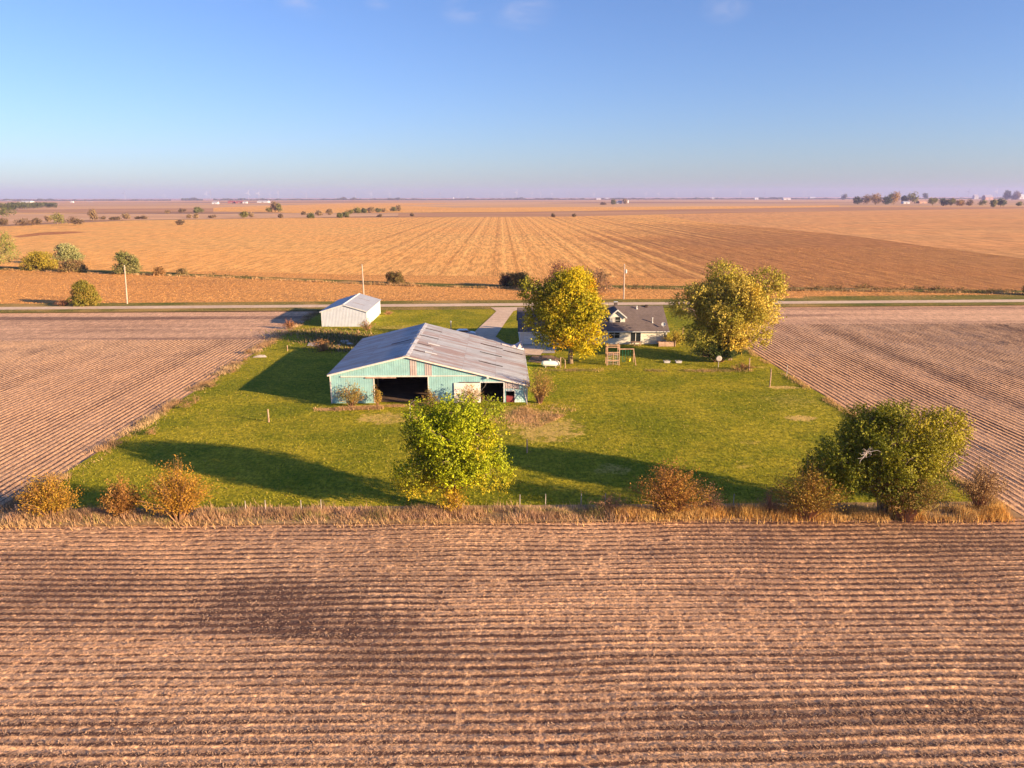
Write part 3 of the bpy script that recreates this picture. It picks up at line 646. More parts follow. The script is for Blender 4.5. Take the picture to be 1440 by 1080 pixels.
# foreground stubble straw
n = 330000
P = scatter(n, -44, 46, 25, Y0+.4); lim = 8+P[:, 1]*.76; P = P[np.abs(P[:, 0]) < lim]
ph = (P[:, 1]/.76) % 1.0                                            # soil line sits at phase .25
dist = np.abs(((ph-.25+.5) % 1.0)-.5)
cv = vnoise(P[:, 0], P[:, 1]*2.2, 9, 51)
keep = rng.random(len(P)) < np.clip((dist-.07)*3.6, .02, 1)*(.2+1.1*cv)
P = P[keep]; P[:, 2] = h_fg(P[:, 0], P[:, 1])+.005
c = at(420, 862); e = ((P[:, 0]-c.x-1)/6.5)**2+((P[:, 1]-c.y-1)/3.6)**2; P = P[(e > 1) | (rng.random(len(P)) < .5)]
m = len(P); ang = rng.uniform(0, 2*np.pi, m); ln = rng.uniform(.06, .18, m); wd = rng.uniform(.009, .022, m)
d = np.stack([np.cos(ang)*ln, np.sin(ang)*ln, rng.uniform(-.01, .045, m)], -1); s_ = np.stack([-np.sin(ang)*wd, np.cos(ang)*wd, np.zeros(m)], -1)
V = np.stack([P-s_, P+s_, P+d+s_, P+d-s_], 1).reshape(-1, 3); V[:, 2] += .01
T = palmix([(.72, .45, .26), (.55, .34, .20), (.82, .56, .36), (.36, .21, .13)], (3, 3, 1.5, 1.5), m)*rng.uniform(.8, 1.15, (m, 1))*(.62+.6*vnoise(P[:, 0], P[:, 1]*2.4, 15, 57))[:, None]
tag(raw_mesh('stubble_straw', V, [np.arange(4*m).reshape(m, 4)], M_straw, tint=np.repeat(T, 4, 0)), 'chopped straw and stubble lying along the foreground rows', 'straw', kind='stuff')

# ------------------------------------------------------------------ barn
def metal(name, col, rib=.3, axis='x', rust=0, rustcol=(.34, .17, .11), sheetw=0, rough=.5, ribk=.5, stains=0, stretch=None, dirt=.15):
    t = NT(name); tc = t.n('ShaderNodeTexCoord').outputs['Object']; x, y, z = t.sep(tc); ax = {'x': x, 'y': y}[axis]
    w = t.math('SINE', t.math('MULTIPLY', ax, 2*math.pi/rib)); rb = t.ramp(w, .55, .95)
    n = t.noise(.8, vec=tc, det=5, rough=.65, scale3=stretch)
    c = t.mix(t.ramp(n, .35, .7), tuple(v*(1-dirt) for v in col), tuple(min(1, v*1.08) for v in col))
    c = t.mix(t.math('MULTIPLY', rb, .13), c, (.05, .06, .07))
    if rust:
        rn_ = t.noise(.33, vec=tc, det=6, rough=.7, scale3=stretch)
        rn2 = t.noise(2.3, vec=tc, det=4, rough=.7, scale3=stretch)
        r_ = t.math('ADD', t.math('MULTIPLY', rn_, .65), t.math('MULTIPLY', rn2, .35))
        if sheetw:
            bk = t.n('ShaderNodeTexBrick'); t.l(tc, bk.inputs['Vector']); bk.inputs['Scale'].default_value = 1
            bk.offset = 0; bk.inputs['Color1'].default_value = (0, 0, 0, 1); bk.inputs['Color2'].default_value = (1, 1, 1, 1)
            bk.inputs['Mortar Size'].default_value = .035; bk.inputs['Brick Width'].default_value = sheetw[0]; bk.inputs['Row Height'].default_value = sheetw[1]
            bk.inputs['Mortar'].default_value = (.5, .5, .5, 1)
            sc_ = t.n('ShaderNodeSeparateColor'); t.l(bk.outputs['Color'], sc_.inputs[0])
            r_ = t.math('ADD', r_, t.math('MULTIPLY_ADD', sc_.outputs[0], .16, -.08))
        c = t.mix(t.ramp(r_, .44, .62, 0, rust), c, rustcol)
        if sheetw: c = t.mix(t.math('MULTIPLY', bk.outputs['Fac'], .35), c, (.16, .12, .12))
    h = w
    return t.finish(c, rough, nrm=t.bump(h, ribk, .02), spec=.4)
M_teal = metal('teal_steel', (.26, .48, .50), .3, 'x', rust=.12, rustcol=(.45, .50, .45), rough=.6, ribk=.2)
M_tealy = metal('teal_steel_side', (.22, .50, .46), .3, 'y', rough=.6)
M_roof = metal('weathered_roof', (.42, .44, .47), .3, 'y', rust=.85, rustcol=(.27, .18, .15), sheetw=(4.3, .95), rough=.55, ribk=.35, stretch=(.35, 1.6, 1), dirt=.25)
M_white = plain('white_paint', (.55, .56, .57), .6, var=.1)
M_grey = metal('grey_steel', (.42, .36, .36), .3, 'x', rust=.3, rough=.5)
M_wood = plain('weathered_wood', (.40, .27, .19), .9, .1, var=.35, sc=3)
M_dark = plain('dark_gap', (.055, .04, .04), .9, .05)
M_red = plain('dull_red_paint', (.22, .045, .05), .8)
M_glass = plain('dark_glass', (.02, .025, .03), .1, .6, var=.1)
M_trim = plain('pale_trim', (.70, .62, .56), .7, var=.12)

bl = at(466, 567.5); YB = (at(466, 567.5).y + at(742, 565.5).y)/2
fp = lambda px, py: fy(px, py, YB)
x0 = fp(466, 567).x; x1 = fp(742, 565).x; zl = fp(465, 526.5).z; zr = fp(742.5, 541).z
pk = fp(571, 500.5); xr, zk = pk.x, pk.z
YE = YB + 25.2
print('barn', x0, x1, zl, zr, xr, zk, YB)
barn = empty('barn', ((x0+x1)/2, (YB+YE)/2, 0), label='large old teal metal barn with rusty roof and open doors', cat='barn')
bxc, byc = barn.location.x, barn.location.y
sl = (zk-zl)/(xr-x0); sr = (zk-zr)/(x1-xr)
def rz(x): return zk-(xr-x)*sl if x < xr else zk-(x-xr)*sr
def part(mb, name, mat, par=None, lab=None, smooth=False, root=None):
    r_ = root or barn
    lx, ly, lz = r_.location
    mb.v = [(a-lx, b_-ly, c_-lz) for a, b_, c_ in mb.v]
    o = mb.build(name, mat, par or r_, smooth)
    if lab: o['label'] = lab
    return o
def panel(mb, xa, xb, zb, y0, y1, zt=None):
    top = lambda x: (rz(x) if zt is None else zt)
    poly = [(xa, zb), (xb, zb), (xb, top(xb))]
    if zt is None and xa < xr < xb: poly.append((xr, zk))
    poly.append((xa, top(xa))); mb.prism_y(poly, y0, y1)
d1a, d1b = fp(527, 550).x, fp(602, 550).x; d1z = fp(560, 530).z
d2a, d2b = fp(676, 550).x, fp(708, 550).x; d2z = fp(690, 538).z
d3a, d3b = fp(711.5, 560).x, fp(723.5, 560).x; d3z = fp(718, 550).z
T_ = .12
fw = MB()
for a, b_, z0 in ((x0, d1a, 0), (d1a, d1b, d1z), (d1b, d2a, 0), (d2a, d2b, d2z)):
    panel(fw, a, b_, z0, YB, YB+T_)
panel(fw, d2b, d3a, 0, YB, YB+T_)
fwo = part(fw, 'front_wall', M_teal)
lw = MB(); panel(lw, d3a, d3b, d3z, YB, YB+T_); panel(lw, d3b, x1, 0, YB, YB+T_, zt=fp(730, 547).z)
panel(lw, d3b, x1, fp(730, 547).z, YB+.004, YB+T_)
part(lw, 'lean_to_wall', metal('patchy_teal_steel', (.38, .62, .62), .3, 'x', rust=.8, rustcol=(.66, .72, .76), rough=.6, ribk=.4), lab='blotchy blue and white end wall of the lean-to')
gw = MB(); 
for a, b_ in ((576.5, 586), (597.5, 607.3)):
    xa, xb = fp(a, 520).x, fp(b_, 520).x
    gw.prism_y([(xa, d1z+.12), (xb, d1z+.12), (xb, rz(xb)-.06), (xa, rz(xa)-.06)], YB-.025, YB-.002)
    part(gw, 'wall_patch', M_grey); gw = MB()
xa, xb = fp(710, 540).x, fp(730, 540).x
gw.prism_y([(xa, fp(715, 546.5).z), (xb, fp(715, 546.5).z), (xb, rz(xb)-.06), (xa, rz(xa)-.06)], YB-.025, YB-.002); part(gw, 'wall_patch', M_grey)
def trim(xa, xb, za, zb, name='trim', y=.05, mat=None, tz=0):
    m = MB(); m.prism_y([(xa, za), (xb, za+tz), (xb, zb+tz), (xa, zb)], YB-y, YB-.003-(y-.05)*.3); return part(m, name, mat or M_trim)
trim(fp(479, 527).x, d1b+.1, d1z+.02, d1z+.17, 'door_track', .12)
trim(fp(514, 529).x, fp(557, 529).x, d1z-.14, d1z-.01, 'door_track', .16, plain('rusty_track', (.42, .28, .22), .8))
trim(d1b+.1, fp(678, 525.5).x, d1z+.06, d1z+.15, 'trim', .05)
trim(d1a-.12, d1a, 0, d1z-.15, 'door_jamb'); trim(d1b, d1b+.12, 0, d1z, 'door_jamb')
trim(d2a-.1, d2b+.12, d2z, d2z+.14, 'door_header', .08, M_white); trim(d2b, d2b+.16, 0, d2z, 'door_jamb', .08, M_white)
trim(fp(646, 537).x, d2a-.1, d2z+.02, d2z+.10, 'door_track', .12, M_dark)
trim(x0-.02, x0+.14, 0, zl-.05, 'corner_trim', .03); trim(x1-.16, x1, 0, zr-.05, 'corner_trim', .04, M_white)
trim(d3a, d3b, d3z, d3z+.22, 'door_header', .06, M_white); trim(d3b, d3b+.12, 0, d3z, 'door_jamb', .06, M_white)
trim(d3b+.05, x1-.3, fp(730, 547).z-.02, fp(730, 547).z+.05, 'trim', .06, M_wood)
m = MB(); m.box(fp(638.7, 550).x, d2a-.02, YB-.14, YB-.06, .05, d2z); part(m, 'sliding_door', plain('chalky_white_door', (.74, .66, .60), .8, var=.2, sc=.9), lab='white sliding door left of the smaller opening')
m = MB(); m.box(d3a+.05, d3b-.05, YB+.03, YB+.09, .03, d3z*.6); part(m, 'half_door', M_red, lab='dark red lower half door')
# gable trims
for a, b_ in ((x0-.25, xr), (xr, x1+.25)):
    za, zb = rz(max(a, x0))-(x0-a)*sl if a < x0 else rz(a), rz(b_) if b_ <= x1 else zr-(b_-x1)*sr
    m = MB(); m.prism_y([(a, za-.16), (b_, zb-.16), (b_, zb+.01), (a, za+.01)], YB-.30, YB-.25); part(m, 'barge_board', M_trim)
sw = MB(); sw.box(x0, x0+T_, YB+T_, YE-T_, 0, zl-.03); part(sw, 'side_wall', M_tealy)
sw = MB(); sw.box(x1-T_, x1, YB+T_, YE-T_, 0, zr-.03); part(sw, 'side_wall', M_tealy)
bw = MB(); panel(bw, x0, x1, 0, YE-T_, YE); part(bw, 'back_wall', M_teal)
# roof slopes: slabs
def slope(xa, za, xb, zb, ya, yb, th=.07):
    m = MB(); m.prism_y([(xa, za), (xb, zb), (xb, zb+th), (xa, za+th)], ya, yb); return m
part(slope(x0-.3, zl-.3*sl, xr, zk, YB-.25, YE+.2), 'roof', M_roof, lab='left roof slope, in shade')
xm = fp(676, 527).x
part(slope(xr, zk, xm, rz(xm), YB-.25, YE+.2), 'roof', M_roof, lab='right roof slope, sunlit and rusty')
part(slope(xm, rz(xm)-.03, x1+.3, zr-.3*sr-.03, YB-.25, YE-.2), 'lean_to_roof', M_roof)
# torn ridge cap pieces
M_cap = plain('ridge_metal', (.42, .42, .45), .5)
yy = YB-.25
for ln_, gap in ((7.2, 1.2), (3.4, .9), (1.6, 1.4), (2.8, .6), (6.5, .2)):
    m = MB(); m.prism_y([(xr-.42, zk-.42*sl+.075), (xr, zk+.085), (xr+.42, zk-.42*sr+.075), (xr+.42, zk-.42*sr+.105), (xr, zk+.15), (xr-.42, zk-.42*sl+.105)], yy, min(yy+ln_, YE+.2))
    part(m, 'ridge_cap', M_cap); yy += ln_+gap
# dark strips laid on the roof paint the shade in gaps between sheets (photo ends of each slit at roof height)
def onroof(px, py):
    d = ray(px, py); lo, hi = 60., 160.
    for _ in range(50):
        mid = (lo+hi)/2; k = mid/d.y; 
        if CAMH+d.z*k > rz(d.x*k)+.07: lo = mid
        else: hi = mid
    return Vector((d.x*lo/d.y, lo))
slits = [((596, 461.5), (622, 467)), ((591, 471), (617, 477)), ((583, 481), (606, 487.5)), ((578, 491), (598, 495.5)), ((676, 483), (707, 490.5)), ((675, 494), (706, 502.5)), ((673, 507.5), (707, 515.5)),
         ((708, 491.5), (735, 500)), ((551, 483.5), (578, 478))]
for (a, b_) in slits:
    pa, pb = onroof(*a), onroof(*b_); yc = (pa.y+pb.y)/2; xa, xb = sorted((pa.x, pb.x))
    m = MB(); m.prism_y([(xa, rz(xa)+.075), (xb, rz(xb)+.075), (xb, rz(xb)+.095), (xa, rz(xa)+.095)], yc-.17, yc+.17)
    part(m, 'roof_gap_shade', M_dark)
for px, py in ((611, 485), (607, 497)):
    pa = onroof(px, py); m = MB(); m.prism_y([(pa.x-.9, rz(pa.x-.9)+.10), (pa.x+.7, rz(pa.x+.7)+.10), (pa.x+.7, rz(pa.x+.7)+.14), (pa.x-.9, rz(pa.x-.9)+.14)], pa.y-.25, pa.y+.25); part(m, 'roof_patch', M_white)
# torn sheet at the far right corner
p = onroof(729, 489.5)
m = MB(); zb = rz(p.x)+.12
m.add([(p.x-2.6, p.y-.6, rz(p.x-2.6)+.12), (p.x-1.2, p.y-.9, zb+.3), (p.x-.2, p.y-1.1, zb+.1), (p.x+.9, p.y-.9, zb-.2), (p.x+.5, p.y+.5, zb+1.1), (p.x-.5, p.y+.5, zb+.5), (p.x-1.4, p.y+.4, zb+.35), (p.x-2.7, p.y+.3, rz(p.x-2.7)+.14)],
      [(0, 1, 6, 7), (1, 2, 5, 6), (2, 3, 4, 5)])
o = part(m, 'torn_sheet', plain('bent_metal', (.66, .58, .56), .5), lab='torn roof sheet bent up at the far corner')
sm = o.modifiers.new('t', 'SOLIDIFY'); sm.thickness = .03
# lamp over door 2
m = MB(); c = fp(686, 531.5); m.box(c.x-.14, c.x+.14, YB-.4, YB-.03, c.z-.02, c.z+.22); lo = part(m, 'lamp', M_white)
m = MB(); m.tube([(c.x, YB-.3, c.z), (c.x-.35, YB-.25, c.z-1.0), (c.x-.9, YB-.1, c.z-1.7)], [.02, .02, .02], 4); part(m, 'loose_cable', M_pale)
# inside posts and rafters
for i in range(1, 6):
    y = YB + i*4.2
    for xx in (xr-5.2, xr+4.8, xm):
        m = MB(); m.box(xx-.09, xx+.09, y-.09, y+.09, 0, rz(xx)-.02); part(m, 'inner_post', M_wood)
sheet('barn_floor', [(x0+.2, YB+.3), (x1-.2, YB+.3), (x1-.2, YE-.3), (x0+.2, YE-.3)], .10, dirt_mat('barn_dirt', (.10, .07, .055), (.16, .11, .08)), label='dark earth floor inside the barn', cat='floor')
m = MB(); a, b_ = fp(736.5, 561), fp(741, 573); m.tube([(b_.x, YB-1.4, .0), (a.x, YB-.15, 1.7)], .07, 5); o = m.build('leaning_post', M_pale); tag(o, 'short pale post leaning at the right corner of the barn front', 'post')

for i, (px, py, sx, lab) in enumerate(((484, 482, 1.1, 'flat pale concrete chunk in the weeds left of the barn roof'), (491, 485.5, .7, 'small pale concrete chunk nearest the barn in the weeds'), (476, 487.5, .55, 'smallest grey chunk at the front of the weed patch'))):
    g = np.random.default_rng(500+i); c = at(px, py); n_ = 7; ring = [(math.cos(2*math.pi*k/n_)*sx*g.uniform(.7, 1.1), math.sin(2*math.pi*k/n_)*sx*g.uniform(.7, 1.1)) for k in range(n_)]
    m = MB(); m.add([(a, b_, 0) for a, b_ in ring]+[(a*.9, b_*.9, .3+.12*g.random()) for a, b_ in ring], [tuple(range(n_-1, -1, -1)), tuple(range(n_, 2*n_))]+[(k, (k+1) % n_, (k+1) % n_+n_, k+n_) for k in range(n_)])
    o = m.build('concrete_chunk', plain('chunk_concrete', (.44, .40, .36), .9)); o.location = c; tag(o, lab, 'rubble')
# ------------------------------------------------------------------ white shed
YS = at(453, 459.5).y; fs = lambda px, py: fy(px, py, YS)
sx0, sx1 = fs(452.6, 458).x, fs(516.3, 458).x; sze = fs(452, 438).z; pks = fs(484, 428.3); YS2 = YS+18
shed = empty('shed', ((sx0+sx1)/2, YS, 0), label='small white metal shed with grey gable roof by the road', cat='shed')
print('shed', sx0, sx1, sze, pks)
sxr, szk = (sx0+sx1)/2, pks.z
M_shed = metal('white_steel', (.45, .49, .57), .3, 'x', rough=.5, dirt=.06); M_shedy = metal('white_steel_side', (.60, .62, .66), .3, 'y', rough=.5, dirt=.06)
M_sroof = metal('grey_shed_roof', (.36, .38, .42), .3, 'y', rough=.5, dirt=.06, ribk=.3)
ps = lambda mb, n_, mt, lab=None: part(mb, n_, mt, lab=lab, root=shed)
m = MB(); m.prism_y([(sx0, 0), (sx1, 0), (sx1, sze), (sxr, szk), (sx0, sze)], YS, YS+.12); ps(m, 'front_wall', M_shed)
m = MB(); m.prism_y([(sx0, 0), (sx1, 0), (sx1, sze), (sxr, szk), (sx0, sze)], YS2-.12, YS2); ps(m, 'back_wall', M_shed)
m = MB(); m.box(sx0, sx0+.12, YS+.12, YS2-.12, 0, sze-.02); ps(m, 'side_wall', M_shedy)
m = MB(); m.box(sx1-.12, sx1, YS+.12, YS2-.12, 0, sze-.02); ps(m, 'side_wall', M_shedy)
ss = (szk-sze)/(sxr-sx0)
ps(slope(sx0-.25, sze-.25*ss+.01, sxr, szk+.01, YS-.2, YS2+.2), 'roof', M_sroof); ps(slope(sxr, szk+.01, sx1+.25, sze-.25*ss+.01, YS-.2, YS2+.2), 'roof', M_sroof)
m = MB(); m.prism_y([(sxr-.25, szk-.25*ss+.09), (sxr, szk+.1), (sxr+.25, szk-.25*ss+.09), (sxr, szk+.16)], YS-.2, YS2+.2); ps(m, 'ridge_cap', M_white)
for a, b_ in ((-1, 0), (0, 1)):
    xa, xb = sxr+a*(sxr-sx0+.25), sxr+b_*(sxr-sx0+.25); za, zb = szk-abs(xa-sxr)*ss, szk-abs(xb-sxr)*ss
    m = MB(); m.prism_y([(xa, za-.16), (xb, zb-.16), (xb, zb+.03), (xa, za+.03)], YS-.25, YS-.205); ps(m, 'barge_board', M_white)
for k in (5.2, 12.0):
    xa, xb = sxr+.9, sxr+3.4; m = MB(); m.prism_y([(xa, szk-(xa-sxr)*ss+.085), (xb, szk-(xb-sxr)*ss+.085), (xb, szk-(xb-sxr)*ss+.105), (xa, szk-(xa-sxr)*ss+.105)], YS+k, YS+k+.35); ps(m, 'skylight', plain('dirty_skylight', (.28, .24, .24), .6))
for xx in (sx0, sx1-.12):
    m = MB(); m.box(xx, xx+.12, YS-.03, YS-.003, 0, sze-.12); ps(m, 'corner_trim', M_white)

# ------------------------------------------------------------------ house
YHs = at(900, 484).y; fh = lambda px, py: fy(px, py, YHs)
hx0, hx1 = fh(842, 480).x, fh(937.5, 480).x; gx0 = fh(731, 480).x; he = fh(900, 464.5).z
house = empty('house', ((hx0+hx1)/2, YHs, 0), label='cream single-storey farmhouse with dormer, grey roof and attached garage', cat='house')
HD = 12.6; hk = he + 3.1; hs = 3.1/(HD/2)
# solve ridge height from photo row 430
d = ray(905, 430); Yk = YHs+HD/2; hk = CAMH + d.z*Yk/d.y - .1; hs = (hk-he)/(HD/2); print('house', hx0, hx1, gx0, he, hk, YHs)
ph = lambda mb, n_, mt, lab=None, par=None: part(mb, n_, mt, lab=lab, root=house, par=par)
def siding(name, col):
    t = NT(name); tc = t.n('ShaderNodeTexCoord').outputs['Object']; x, y, z = t.sep(tc)
    w = t.math('FRACT', t.math('MULTIPLY', z, 1/.2)); l = t.ramp(w, .86, 1.0, 0, .35)
    c = t.mix(t.ramp(t.noise(.7, vec=tc), .3, .7), tuple(v*.93 for v in col), col); c = t.mix(l, c, (.3, .3, .33))
    return t.finish(c, .7, nrm=t.bump(w, .3, .02), spec=.2)
M_sid = siding('cream_siding', (.72, .68, .60)); M_gar = siding('pale_grey_siding', (.60, .62, .64))
def shingle(name, col):
    t = NT(name); tc = t.n('ShaderNodeTexCoord').outputs['Object']
    bk = t.n('ShaderNodeTexBrick'); t.l(tc, bk.inputs['Vector']); bk.inputs['Scale'].default_value = 1; bk.inputs['Brick Width'].default_value = .4; bk.inputs['Row Height'].default_value = .22
    bk.inputs['Mortar Size'].default_value = .02; bk.inputs['Color1'].default_value = (*col, 1); bk.inputs['Color2'].default_value = (*[v*.78 for v in col], 1); bk.inputs['Mortar'].default_value = (*[v*.6 for v in col], 1)
    c = t.mix(t.ramp(t.noise(.5, vec=tc, det=4), .35, .65), t.mix(1.0, bk.outputs['Color'], (.85, .85, .88), 'MULTIPLY'), bk.outputs['Color'])
    return t.finish(c, .95, spec=.1)
M_shin = shingle('grey_shingles', (.20, .16, .15))
def openwall(xa, xb, z0, z1, holes, y, th=.15):       # front wall with real openings
    m = MB(); cur = xa
    for (a, b_, lo, hi) in sorted(holes):
        if a > cur: m.box(cur, a, y, y+th, z0, z1)
        if lo > z0: m.box(a, b_, y, y+th, z0, lo)
        if hi < z1: m.box(a, b_, y, y+th, hi, z1)
        cur = b_
    m.box(cur, xb, y, y+th, z0, z1); return m
W1 = [(856.7, 863.3), (864.3, 871.3)]; holes = [(fh(a, 470).x, fh(b_, 470).x, fh(860, 475.5).z, fh(860, 466).z) for a, b_ in W1]
pdx = (fh(886.8, 475).x, fh(900.8, 475).x, fh(890, 481.3).z, fh(890, 466.6).z); holes.append(pdx)
ph(openwall(hx0, hx1, 0, he, holes, YHs), 'front_wall', M_sid)
def window(a, b_, lo, hi, y, name='window', bars=True, fr=.09):
    m = MB(); m.box(a, b_, y-.03, y-.004, hi, hi+fr); m.box(a, b_, y-.03, y-.004, lo-fr, lo); m.box(a-fr, a, y-.03, y-.004, lo-fr, hi+fr); m.box(b_, b_+fr, y-.03, y-.004, lo-fr, hi+fr)
    if bars: m.box(a, b_, y+.0, y+.04, (lo+hi)/2-.03, (lo+hi)/2+.03)
    w_ = ph(m, name, M_white)
    m = MB(); m.box(a+.005, b_-.005, y+.05, y+.07, lo+.005, hi-.005); g = ph(m, 'pane', M_glass, par=w_)
    return w_
for a, b_, lo, hi in holes[:2]: window(a, b_, lo, hi, YHs)
w_ = window(*pdx, YHs, 'patio_door', bars=False)
m = MB(); xc = (pdx[0]+pdx[1])/2; m.box(xc-.05, xc+.05, YHs-.02, YHs+.045, pdx[2], pdx[3]); ph(m, 'door_bar', M_white, par=w_)
m = MB(); m.prism_x([(YHs+.15, 0), (YHs+HD, 0), (YHs+HD, he), (Yk, hk-.02), (YHs+.15, he)], hx1-.15, hx1); ph(m, 'end_wall', M_sid)
m = MB(); m.prism_x([(YHs, 0), (YHs+HD, 0), (YHs+HD, he), (Yk, hk-.02), (YHs, he)], hx0-.15, hx0-.002); ph(m, 'end_wall', M_sid)
m = MB(); m.box(gx0, hx1, YHs+HD, YHs+HD+.15, 0, he); ph(m, 'back_wall', M_sid)
# garage part, set back a touch and in a greyer siding
gz = he; gdx = (fh(737, 475).x, fh(755.5, 475).x, .1, fh(745, 468).z)
ph(openwall(gx0, hx0-.15, 0, gz, [gdx], YHs-.0), 'garage_wall', M_gar)
m = MB()
for i in range(4):
    z0 = .1+(gdx[3]-.1)*i/4; m.box(gdx[0], gdx[1], YHs+.06, YHs+.10, z0+.01, z0+(gdx[3]-.1)/4-.01)
ph(m, 'garage_door', plain('garage_door_paint', (.62, .66, .72), .6, var=.06))
m = MB(); m.prism_x([(YHs+.15, 0), (YHs+HD, 0), (YHs+HD, he), (Yk, hk-.3), (YHs+.15, he)], gx0, gx0+.15); ph(m, 'end_wall', M_gar)
def roofx(xa, xb, top, name, lab=None):
    s_ = (top-he)/(HD/2); e = .45
    for sgn in (0, 1):
        if sgn == 0: poly = [(YHs-e, he-e*s_), (Yk, top), (Yk, top+.14), (YHs-e, he-e*s_+.14)]
        else: poly = [(Yk, top), (YHs+HD+e, he-e*s_), (YHs+HD+e, he-e*s_+.14), (Yk, top+.14)]
        m = MB(); m.prism_x(poly, xa, xb); ph(m, 'roof', M_shin)
roofx(hx0-.25, hx1+.35, hk, 'roof'); roofx(gx0-.35, hx0-.26, hk-.28, 'roof')
m = MB(); m.box(gx0-.35, hx1+.35, YHs-.56, YHs-.452, he-.45*hs-.02, he-.45*hs+.13); ph(m, 'gutter', M_white)
m = MB(); m.box(hx1-.28, hx1-.16, YHs-.14, YHs-.02, 0, he-.1); ph(m, 'downpipe', M_white)
# dormer
dY = YHs+1.9; fd = lambda px, py: fy(px, py, dY)
da, dbx = fd(857.5, 450).x, fd(879, 450).x; dc = fd(868.2, 440).x; dze = fd(860, 444.5).z; dzk = fd(868, 435.8).z; dz0 = he+(dY-YHs)*hs-.1
wa, wb, wl, wh = fd(865.3, 450).x, fd(872.2, 450).x, fd(868, 454.8).z, fd(868, 445.8).z
wh = min(wh, dze-.02)
m = openwall(da, dbx, dz0, dze, [(wa, wb, wl, wh)], dY); m.prism_y([(da, dze), (dbx, dze), (dc, dzk)], dY, dY+.15); dm = ph(m, 'dormer', M_sid)
m = MB(); m.prism_x([(dY+.15, dz0), (dY+.15, dze), (Yk, dze), (Yk, dze-.3)], da, da+.12); ph(m, 'dormer_cheek', M_sid, par=dm)
m = MB(); m.prism_x([(dY+.15, dz0), (dY+.15, dze), (Yk, dze), (Yk, dze-.3)], dbx-.12, dbx); ph(m, 'dormer_cheek', M_sid, par=dm)
ds = (dzk-dze)/(dc-da)
for a, b_ in ((da-.3, dc), (dc, dbx+.3)):
    za = dzk-abs(a-dc)*ds; zb = dzk-abs(b_-dc)*ds
    m = MB(); m.prism_y([(a, za), (b_, zb), (b_, zb+.12), (a, za+.12)], dY-.35, Yk+.5); ph(m, 'dormer_roof', M_shin, par=dm)
    m = MB(); m.prism_y([(a, za-.14), (b_, zb-.14), (b_, zb+.13), (a, za+.13)], dY-.40, dY-.352); ph(m, 'barge_board', M_white, par=dm)
window(wa, wb, wl, wh, dY, fr=.07)
# roof fittings
def roofpt(px, py):
    d = ray(px, py); lo, hi = 120., Yk
    for _ in range(50):
        mid = (lo+hi)/2
        if CAMH+d.z*mid/d.y > he+(mid-YHs)*hs+.14: lo = mid
        else: hi = mid
    return Vector((d.x*lo/d.y, lo, he+(lo-YHs)*hs+.14))
for px, py, r_, h_, n_, mt in ((917.3, 453.5, .10, .85, 'vent_pipe', M_white), (895.2, 434, .12, .45, 'vent_pipe', M_white)):
    p = roofpt(px, py); m = MB(); m.lathe([(r_*1.8, -.12), (r_*1.8, .03), (r_, .05), (r_, h_), (r_*1.3, h_), (r_*1.3, h_+.08)], 10, loc=p); ph(m, n_, mt)
p = roofpt(908.8, 431.5); m = MB(); m.box(p.x-.22, p.x+.22, p.y-.2, p.y+.2, p.z-.2, p.z+.4); ph(m, 'roof_vent', M_dark)
m = MB(); cx = fh(866.5, 430).x*Yk/YHs; m.box(cx-.3, cx+.3, Yk+.3, Yk+.9, hk-.4, hk+.75); ch = ph(m, 'chimney', plain('chimney_brick', (.10, .08, .08), .9)); m = MB(); m.box(cx-.36, cx+.36, Yk+.24, Yk+.96, hk+.752, hk+.84); ph(m, 'chimney_cap', M_white, par=ch)
p = roofpt(932.6, 460.5); m = MB(); m.tube([p, p+Vector((0, -.1, .45))], .03, 5)
dsh = []; n_ = 14; cc = p+Vector((0, -.15, .62)); nrm = Vector((-.25, -.75, .45)).normalized(); ua = nrm.orthogonal().normalized(); ub = nrm.cross(ua)
vs = [cc-nrm*.1]+[cc+ua*math.cos(2*math.pi*i/n_)*.4+ub*math.sin(2*math.pi*i/n_)*.4 for i in range(n_)]
m.add(vs, [(0, i+1, (i+1) % n_+1) for i in range(n_)]); o = ph(m, 'satellite_dish', M_white); sm = o.modifiers.new('t', 'SOLIDIFY'); sm.thickness = .03
# patio steps and low wooden planter
st = empty('wooden_steps', (fh(893, 484).x, YHs-1.0, 0), label='small wooden landing and steps below the patio door', cat='steps')
m = MB(); 
for i in range(5): m.box(-.85, .85, -.45+i*.22, -.25+i*.22, .55, .6)
m.build('deck_boards', M_wood, st)
for sx in (-.8, .7):
    for sy in (-.4, .5): m = MB(); m.box(sx, sx+.1, sy, sy+.1, 0, .55); m.build('leg', M_wood, st)
m = MB(); m.box(-.5, .4, -.85, -.5, .18, .24); m.box(-.5, -.42, -.85, -.5, 0, .18); m.box(.32, .4, -.85, -.5, 0, .18); m.build('step', M_wood, st)
pa, pb = fh(922, 486), fh(945.5, 486)
pl = empty('wooden_deck', ((pa.x+pb.x)/2, YHs-1.3, 0), label='low plank-sided wooden deck at the right end of the house', cat='deck')
hw = (pb.x-pa.x)/2; m = MB(); nb = 12
for i in range(nb): m.box(-hw+2*hw*i/nb+.01, -hw+2*hw*(i+1)/nb-.01, -1.1, -1.06, .03, .85+.04*(i % 2))
m.build('front_boards', plain('pinkish_planks', (.46, .31, .24), .9, var=.3, sc=2), pl)
m = MB(); m.box(-hw, hw, -1.05, 1.1, .55, .62); m.build('deck_floor', M_wood, pl)
for sx in (-hw, hw-.12): m = MB(); m.box(sx, sx+.12, -1.2, -1.105, 0, 1.05); m.build('post', M_wood, pl)
m = MB(); 
for i in range(8): m.box(hw+.005, hw+.045, -1.0+i*.26, -.77+i*.26, .03, .85)
m.build('side_boards', M_wood, pl)

